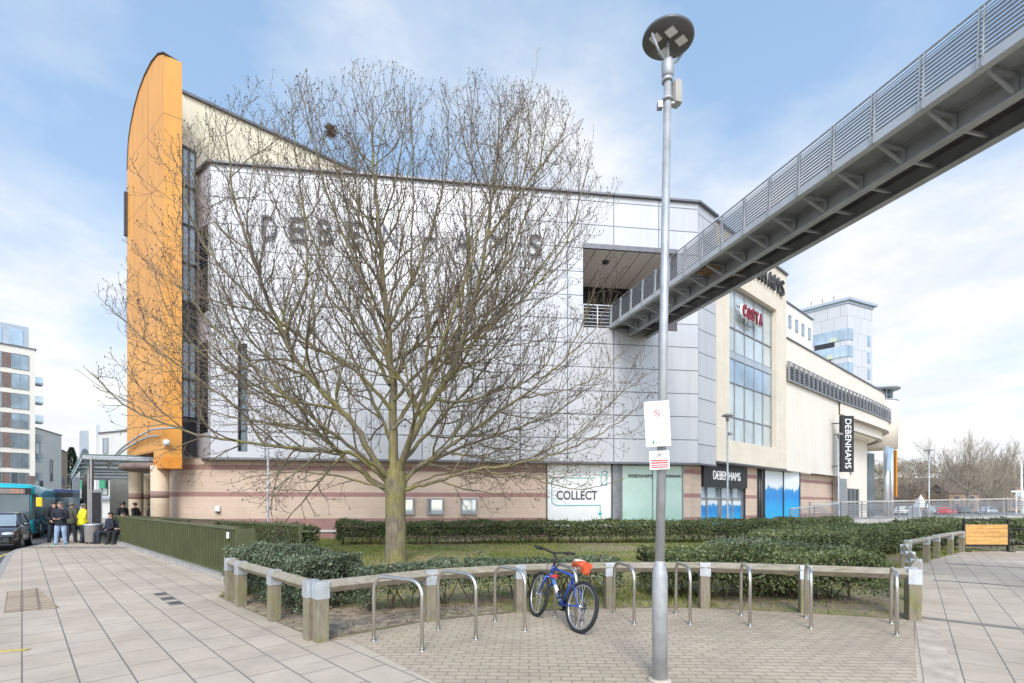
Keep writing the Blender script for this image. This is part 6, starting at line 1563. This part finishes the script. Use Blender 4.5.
for i in range(4):
    t=i/4; p=a0.lerp(a1,t); q=a0.lerp(a1,t+.25); mb=MB()
    if i in(0,): continue
    mb.face([(p.x,p.y,.3),(q.x,q.y,.3),(q.x,q.y,3.5),(p.x,p.y,3.5)]); mb.build('glass_screen',M['glass_blue'],cn)
# arched braces up to the fin
br=empty('arched_brace','pair of curved grey steel tubes arching from the canopy up to the orange fin','steel arch',(-19.5,23,3.9))
for dz,dy in((0,0),(-.55,.1)):
    pts=[W(108,464+dz*-6,25.5),W(120,450-dz*6,24.6),W(133,440-dz*8,23.7),W(147,432-dz*10,22.3),W(156,429-dz*12,21.35),W(182,427.5-dz*12,21.0)][:6 if dz==0 else 5]
    mb=MB(); mb.tube([p-Vector((-19.5,23,3.9)) for p in catmull(pts,4)],.045,8); mb.build('arch_tube',M['galv'],br)
mb=MB()
for p,q in((W(133,440,23.7),W(133,444.5,23.7)),(W(147,432,22.3),W(147,438,22.3))): mb.tube([p-Vector((-19.5,23,3.9)),q-Vector((-19.5,23,3.9))],.03,6)
mb.build('strut',M['galv'],br)
o=empty('advert_panel','dark upright information panel beside the shelter post','panel',(-20.9,24.6,0),math.radians(40))
mb=MB(); mb.bbox((0,0,1.25),(.5,.16,2.3),None,0,.02); mb.build('frame',M['frame'],o)
mb=MB(); mb.box((0,-.085,1.35),(.4,.01,1.8)); mb.build('display_face',M['dark'],o)
q=G(93,543.5); o=empty('litter_bin','round grey ribbed litter bin standing near the waiting people','litter bin',q)
mb=MB(); mb.lathe([(.25,.06),(.27,.08),(.30,.74),(.31,.76)],(0,0,0),28); mb.build('bin_body',M['bin'],o)
mb=MB(); mb.lathe([(.30,.76),(.33,.77),(.33,.82),(.24,.84),(.22,.78)],(0,0,0),28); mb.build('bin_rim',M['galv_light'],o)
mb=MB()
for i in range(4): an=PI/4+i*PI/2; mb.box((.2*math.cos(an),.2*math.sin(an),.03),(.06,.06,.08))
mb.build('feet',M['black'],o)
q=G(106,544); o=empty('waiting_bench','low grey bench with two seated people beside the litter bin','bench',(q.x+.1,q.y+.35,0),math.radians(-20))
mb=MB(); mb.bbox((0,0,.44),(1.5,.4,.06),None,0,.01); mb.build('seat',M['bin'],o)
mb=MB(); mb.bbox((0,.25,.82),(1.5,.05,.12),None,0,.01); mb.build('backrest',M['bin'],o)
for s in(-.55,.55): mb=MB(); mb.box((s,0,.2),(.06,.36,.42)); mb.box((s,.24,.6),(.05,.05,.5)); mb.build('leg',M['frame'],o)

# ================================================================== PEOPLE
def skin_mesh(joints,edges,root,levels=2):
    names=list(joints); me=bpy.data.meshes.new('tmp'); me.from_pydata([joints[n][0] for n in names],[(names.index(a),names.index(b)) for a,b in edges],[])
    ob=bpy.data.objects.new('tmp',me); COL.objects.link(ob)
    md=ob.modifiers.new('s','SKIN'); md.use_smooth_shade=True; md.branch_smoothing=.6
    sv=me.skin_vertices[0].data
    for i,n in enumerate(names):
        r_=joints[n][1]; sv[i].radius=(r_,r_) if not hasattr(r_,'__len__') else r_; sv[i].use_root=(n==root)
    s2=ob.modifiers.new('d','SUBSURF'); s2.levels=levels; s2.render_levels=levels
    bpy.context.view_layer.update()
    res=bpy.data.meshes.new_from_object(ob.evaluated_get(bpy.context.evaluated_depsgraph_get()))
    bpy.data.objects.remove(ob); bpy.data.meshes.remove(me)
    for p in res.polygons: p.use_smooth=True
    return res
def person(label,loc,facing,top,legs,hair='hair',pose='stand',shoes='shoe',hat=None,scale=1.0,arms='down',hood=False,group=None,seed=0):
    """Local frame: x to the person's left, -y forward."""
    rr=random.Random(seed); o=empty('person',label,'person',loc,facing,group); o.scale=(scale,)*3
    sit=pose=='sit'; hz=.50 if sit else .93
    J={}
    J['pel']=(Vector((0,0,hz)),.135)
    lean_=-.06 if not sit else .04
    J['waist']=(Vector((0,lean_*.3,hz+.17)),.125); J['chest']=(Vector((0,lean_*.6,hz+.38)),.155); J['shl']=(Vector((0,lean_*.7,hz+.50)),.09)
    J['neck']=(Vector((0,lean_*.9,hz+.565)),.055); J['head0']=(Vector((0,lean_-.015,hz+.64)),.075); J['head1']=(Vector((0,lean_-.005,hz+.715)),.092); J['head2']=(Vector((0,lean_,hz+.775)),.072)
    for s,nm in((1,'l'),(-1,'r')):
        sh=Vector((.185*s,lean_*.7,hz+.47)); J['sh'+nm]=(sh,.068)
        if arms=='down': el=sh+Vector((.05*s,.03,-.28)); wr=el+Vector((.0,-.07,-.25))
        elif arms=='fold': el=sh+Vector((.055*s,.02,-.28)); wr=el+Vector((-.13*s,-.20,-.04))
        elif arms=='pocket': el=sh+Vector((.09*s,.06,-.26)); wr=el+Vector((-.06*s,-.12,-.2))
        else: el=sh+Vector((.045*s,.0,-.28)); wr=el+Vector((-.06*s,-.19,-.10 if s>0 else -.15))
        J['el'+nm]=(el,.05); J['wr'+nm]=(wr,.035); v=(wr-el).normalized()
        J['pa'+nm]=(wr+v*.07,(.042,.028))
        hp=Vector((.095*s,0,hz-.04)); J['hp'+nm]=(hp,.105)
        if sit: kn=hp+Vector((.04*s,-.43,.02)); an=kn+Vector((0,-.04,-.41))
        else:
            st=.07*s*(1 if seed%2 else -1); kn=hp+Vector((.02*s,-.03+st*.4,-.42)); an=kn+Vector((.015*s,.03+st*.6,-.41))
        J['kn'+nm]=(kn,.068); J['an'+nm]=(an,.046); J['he'+nm]=(an+Vector((0,.02,-.045)),.04); J['to'+nm]=(an+Vector((.02*s,-.16,-.055)),.035)
    spine=[('pel','waist'),('waist','chest'),('chest','shl'),('shl','neck'),('neck','head0'),('head0','head1'),('head1','head2')]
    E=list(spine)
    for nm in'lr': E+=[('shl','sh'+nm),('sh'+nm,'el'+nm),('el'+nm,'wr'+nm),('wr'+nm,'pa'+nm),('pel','hp'+nm),('hp'+nm,'kn'+nm),('kn'+nm,'an'+nm),('an'+nm,'to'+nm)]
    JJ={k:v for k,v in J.items() if k not in('hel','her')}
    for nm in'lr': JJ['to'+nm]=(J['an'+nm][0].lerp(J['to'+nm][0],.62)-Vector((0,0,.012)),.024); JJ['an'+nm]=(J['an'+nm][0],.038)
    for nm,s in(('l',1),('r',-1)):
        v=(J['wr'+nm][0]-J['el'+nm][0]).normalized(); sd=v.cross(Vector((0,0,1)));  sd=sd.normalized() if sd.length>.1 else Vector((1,0,0))
        p0=J['pa'+nm][0]
        for k,l in enumerate((.065,.078,.073,.055)):
            b=p0+sd*(.03-.02*k)*.9+v*.01; JJ[f'f{k}{nm}']=(b+v*l*.55,.010); JJ[f'g{k}{nm}']=(b+v*l+v.cross(sd)*.02,.008); E+=[('pa'+nm,f'f{k}{nm}'),(f'f{k}{nm}',f'g{k}{nm}')]
        JJ['t0'+nm]=(p0-v*.03+sd*.05,.011); JJ['t1'+nm]=(p0+v*.012+sd*.062,.009); E+=[('wr'+nm,'t0'+nm),('t0'+nm,'t1'+nm)]
    me=skin_mesh({k:(v[0],(v[1]*.88 if not hasattr(v[1],'__len__') else v[1])) for k,v in JJ.items()},E,'pel',2)
    hy=J['head1'][0]
    for v in me.vertices:                              # a nose, brow and chin pushed out of the head
        d=v.co-hy
        if abs(d.x)<.022 and d.y<-.05 and -.06<d.z<.0: v.co.y-=.022*(1-abs(d.x)/.022)
        if abs(d.x)<.04 and d.y<-.04 and -.13<d.z<-.095: v.co.y-=.012
    me.materials.append(M['skin']); b=bpy.data.objects.new('body',me); COL.objects.link(b); b.parent=o
    mb=MB()
    for s in(-1,1): mb.ball(hy+Vector((.033*s,-.083,.005)),(.012,.008,.008),0,8,6)
    mb.build('eyes',M['hair'],o)
    mb=MB(); mb.ball(hy+Vector((0,-.083,-.068)),(.024,.008,.007),0,8,5); mb.build('mouth',M['costa'],o)
    mb=MB()
    for s in(-1,1): mb.ball(hy+Vector((.09*s,.0,-.012)),(.014,.022,.03),0,8,6)
    mb.build('ears',M['skin'],o)
    # clothes follow the body a little outside it
    def garment(name,keys,edges,grow,mat,root):
        m_=skin_mesh({k:(J[k][0],(J[k][1]+grow if not hasattr(J[k][1],'__len__') else J[k][1])) for k in keys},edges,root,2)
        m_.materials.append(mat); g_=bpy.data.objects.new(name,m_); COL.objects.link(g_); g_.parent=o; return g_
    def ring_(c,a,b): return [Vector((c[0]+a*math.cos(t),c[1]+b*math.sin(t),c[2])) for t in np.linspace(0,2*PI,21)[:-1]]
    mb=MB(); ly=lambda z: lean_*.7*max(0,(z-hz))/.5
    prof_=[(-.13,.205,.165),(-.06,.205,.165),(.06,.188,.148),(.17,.17,.134),(.30,.185,.146),(.40,.195,.145),(.47,.185,.125),(.525,.13,.10),(.56,.078,.078)]
    if sit: prof_=[(-.05,.19,.15)]+prof_[2:]
    mb.loft([ring_((0,ly(hz+z),hz+z),a,b) for z,a,b in prof_])
    for nm,s in(('l',1),('r',-1)):
        sh,el,wr=J['sh'+nm][0],J['el'+nm][0],J['wr'+nm][0]; v=(wr-el).normalized()
        pts=catmull([sh+Vector((-.09*s,0,.035)),sh+Vector((-.0*s,0,-.005)),sh.lerp(el,.55),el,el.lerp(wr,.55),wr+v*.015],3)
        mb.tube(pts,list(np.interp(np.linspace(0,1,len(pts)),[0,.2,.45,.6,1],[.06,.083,.073,.068,.05])),12)
    mb.build('jacket',M[top],o)
    mb=MB(); mb.loft([ring_((0,0,hz+z),a,b) for z,a,b in((-.13,.10,.09),(-.08,.168,.13),(.0,.175,.136),(.10,.162,.128))])
    for nm,s in(('l',1),('r',-1)):
        hp,kn,an=J['hp'+nm][0],J['kn'+nm][0],J['an'+nm][0]
        pts=catmull([hp+(Vector((0,.03,.03)) if sit else Vector((-.01*s,0,.05))),hp.lerp(kn,.45),kn,kn.lerp(an,.5),an-Vector((0,0,.045))],4)
        mb.tube(pts,list(np.interp(np.linspace(0,1,len(pts)),[0,.25,.5,.75,1],[.10,.10,.078,.07,.062])),14)
    mb.build('trousers',M[legs],o)
    for nm in'lr': garment('shoe',['an'+nm,'he'+nm,'to'+nm],[('an'+nm,'he'+nm),('he'+nm,'to'+nm)],.012,M[shoes],'he'+nm)
    mb=MB(); c=hy+Vector((0,.018,.035)); rings=[]
    for k in range(7):
        th=PI*.5*k/6; z=.075*math.sin(th)
        rings.append([c+Vector((.101*math.cos(th)*math.cos(a),.108*math.cos(th)*math.sin(a)-.0,z+(-.075 if math.sin(a)>-.35 and k==0 else 0))) for a in np.linspace(0,2*PI,17)[:-1]])
    mb.loft(rings); mb.build('hair',M[hair],o)
    if hood:
        mb=MB(); mb.lathe([(.06,-.07),(.092,-.045),(.088,-.005),(.072,.012)],J['neck'][0]+Vector((0,.02,0)),14); mb.build('collar',M[top],o)
    if hat:
        mb=MB(); mb.lathe([(.112,.02),(.116,.05),(.10,.12),(.05,.15),(0,.155)],hy+Vector((0,.008,.0)),16); mb.lathe([(.11,.035),(.165,.03),(.165,.04),(.11,.05)],hy+Vector((0,.0,0)),16); mb.build('hat',M[hat],o)
    return o
def at(px,py): return G(px,py)
person('man in a dark jacket and light jeans facing the street, hands together',at(61,544.5),math.radians(15),'navycloth','denim','greyhair','stand','tealshoe',arms='fold',hood=True,seed=1)
person('person all in black half behind the man in light jeans',at(53.6,542.5),math.radians(60),'blackcloth','darkdenim','hair','stand','shoe',arms='hold',hood=True,seed=2)
person('man in a grey-green coat seen from behind, walking to the dark bus',at(71,542.5),math.radians(178),'olivecloth','darkdenim','greyhair','stand','shoe',arms='down',hood=True,seed=3)
person('person in a bright yellow jacket and dark trousers standing near the litter bin',at(82,543.2),math.radians(150),'hivis','darkdenim','greyhair','stand','shoe',arms='pocket',hood=True,scale=.97,seed=4)
bq=G(106,544)+Vector((.1,.35,0))
person('person in black seated on the bench nearest the litter bin',bq+Vector((-.35,.12,-.0)),math.radians(-25),'navycloth','darkdenim','hair','sit',arms='hold',hood=True,seed=5)
person('person in black seated on the bench, farther from the litter bin',bq+Vector((.38,-.1,0)),math.radians(-10),'blackcloth','blackcloth','hair','sit',arms='fold',hood=True,seed=6)
q=W(122,505,25.2); person('person in a dark coat and black hat above the far fence end',(q.x,q.y,0),math.radians(70),'blackcloth','darkdenim','hair',hat='black',arms='hold',seed=7)
q=W(136,505,25.2); person('dark haired person in a black coat beside a round stone column',(q.x,q.y,0),math.radians(-80),'blackcloth','darkdenim','hair',arms='pocket',hood=True,seed=8)
q=W(149.5,505,25.8); person('person in dark clothes half hidden behind the front stone column',(q.x,q.y,0),math.radians(120),'navycloth','darkdenim','hair',arms='down',hood=True,seed=9)
# far conifer
def conifer(px,Y,h,label):
    h=h*1.45
    q=W(px,505,Y); o=empty('conifer_tree',label,'tree',(q.x,q.y,0)); mb=MB(); mb.tube([(0,0,-.2),(0,0,h*.9)],[.25,.04],8); mb.build('trunk',M['stem'],o)
    r=np.random.default_rng(3); n=9000; t=r.random(n)**.8; z=h*(.12+.88*t); R_=(1-t)**.8*h*.2+.1; a=r.uniform(0,6.28,n); rr_=R_*r.random(n)**.4*(1+.25*np.sin(a*5+z*2))
    p=np.c_[rr_*np.cos(a),rr_*np.sin(a),z-.3*rr_]; d=np.c_[np.cos(a),np.sin(a),r.normal(-.2,.4,n)]*.35; s=np.cross(d,r.normal(0,1,(n,3))); s/=np.linalg.norm(s,axis=1)[:,None]; s*=.07
    scatter_mesh('crown',M['conifer'],np.stack([p-s,p+s,p+d],1),3,o,r.random(n))
conifer(71.5,105,9.6,'dark conifer rising behind the tan brick building')

# ================================================================== CAMERA, SKY, SUN
cam=bpy.data.objects.new('camera',bpy.data.cameras.new('camera')); COL.objects.link(cam); S.camera=cam
cam.location=(0,0,CH); cam.rotation_euler=(PI/2,0,0); cam.data.sensor_width=36; cam.data.lens=F/1024*36; cam.data.shift_y=(HZ-341.5)/1024; cam.data.clip_start=.05; cam.data.clip_end=3000
SUN_EL,SUN_AZ=math.radians(42),math.radians(180)     # azimuth clockwise from +Y
w=bpy.data.worlds.new('World'); S.world=w; w.use_nodes=True; nt=w.node_tree; bg=nt.nodes['Background']
sky=nt.nodes.new('ShaderNodeTexSky'); sky.sky_type='NISHITA'; sky.sun_disc=False; sky.sun_elevation=SUN_EL; sky.sun_rotation=SUN_AZ; sky.air_density=1.1; sky.dust_density=1.6; sky.ozone_density=1.2
tc=nt.nodes.new('ShaderNodeTexCoord'); sp=N(nt,'ShaderNodeSeparateXYZ'); nt.links.new(tc.outputs['Generated'],sp.inputs[0])
zc=math_(nt,'MAXIMUM',math_(nt,'ADD',sp.outputs[2],.22),.05)
cb=N(nt,'ShaderNodeCombineXYZ'); nt.links.new(math_(nt,'DIVIDE',sp.outputs[0],zc),cb.inputs[0]); nt.links.new(math_(nt,'DIVIDE',sp.outputs[1],zc),cb.inputs[1]); nt.links.new(math_(nt,'MULTIPLY',sp.outputs[2],1.6),cb.inputs[2])
mp=N(nt,'ShaderNodeMapping'); mp.inputs['Location'].default_value=SKYOFF; nt.links.new(cb.outputs[0],mp.inputs[0])
f1=noise(nt,mp.outputs[0],1.15,9,.58)
low=math_(nt,'MULTIPLY',math_(nt,'SUBTRACT',.33,sp.outputs[2]),.30)
vn=N(nt,'ShaderNodeVectorMath',operation='NORMALIZE'); nt.links.new(tc.outputs['Generated'],vn.inputs[0])
for (px,py,tight,amt) in CLOUDS:                 # banks of cloud in given parts of the sky
    dv=N(nt,'ShaderNodeVectorMath',operation='DOT_PRODUCT'); nt.links.new(vn.outputs[0],dv.inputs[0]); dv.inputs[1].default_value=Vector((px-CX,F,HZ-py)).normalized()
    low=math_(nt,'ADD',low,math_(nt,'MULTIPLY',math_(nt,'POWER',math_(nt,'MAXIMUM',dv.outputs['Value'],0.0),tight),amt))
cov=ramp(nt,math_(nt,'ADD',f1,low),[(.44,(0,0,0)),(.57,(.3,.3,.3)),(.74,(1,1,1))])
f2=noise(nt,mp.outputs[0],2.6,8,.6)
ccol=ramp(nt,f2,[(.36,(CLB*.84,CLB*.86,CLB*.90)),(.65,(CLB,CLB*.992,CLB*.98))])
hz2=mixc(nt,ramp(nt,sp.outputs[2],[(.0,(1,1,1)),(.32,(.25,.25,.25)),(.8,(0,0,0))]),(1.45,2.3,3.4),(2.9,3.25,3.6))
hazy=mixc(nt,.6,sky.outputs[0],hz2)
skyc=mixc(nt,cov,hazy,ccol)
# sky behind the viewer made brighter, an added soft frontal fill light
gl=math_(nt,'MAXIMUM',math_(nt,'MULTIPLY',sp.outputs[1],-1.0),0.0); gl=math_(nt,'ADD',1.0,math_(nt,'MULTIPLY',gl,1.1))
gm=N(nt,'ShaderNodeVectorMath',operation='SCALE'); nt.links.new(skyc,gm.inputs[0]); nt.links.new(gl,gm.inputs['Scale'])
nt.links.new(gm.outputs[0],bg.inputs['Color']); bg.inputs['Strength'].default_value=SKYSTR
sun=bpy.data.objects.new('sun',bpy.data.lights.new('sun','SUN')); COL.objects.link(sun); sun.data.energy=SUNSTR; sun.data.angle=math.radians(20); sun.data.color=(1,.96,.9)
sd=Vector((math.sin(SUN_AZ)*math.cos(SUN_EL),math.cos(SUN_AZ)*math.cos(SUN_EL),math.sin(SUN_EL))); sun.rotation_euler=(-sd).to_track_quat('-Z','Y').to_euler()
S.view_settings.view_transform='Standard'; S.view_settings.look='None'; S.view_settings.gamma=1; S.view_settings.exposure=EXPO; S.view_settings.use_curve_mapping=False
S.render.engine='CYCLES'; S.render.resolution_x=1024; S.render.resolution_y=683
S.cycles.max_bounces=6; S.cycles.transparent_max_bounces=8
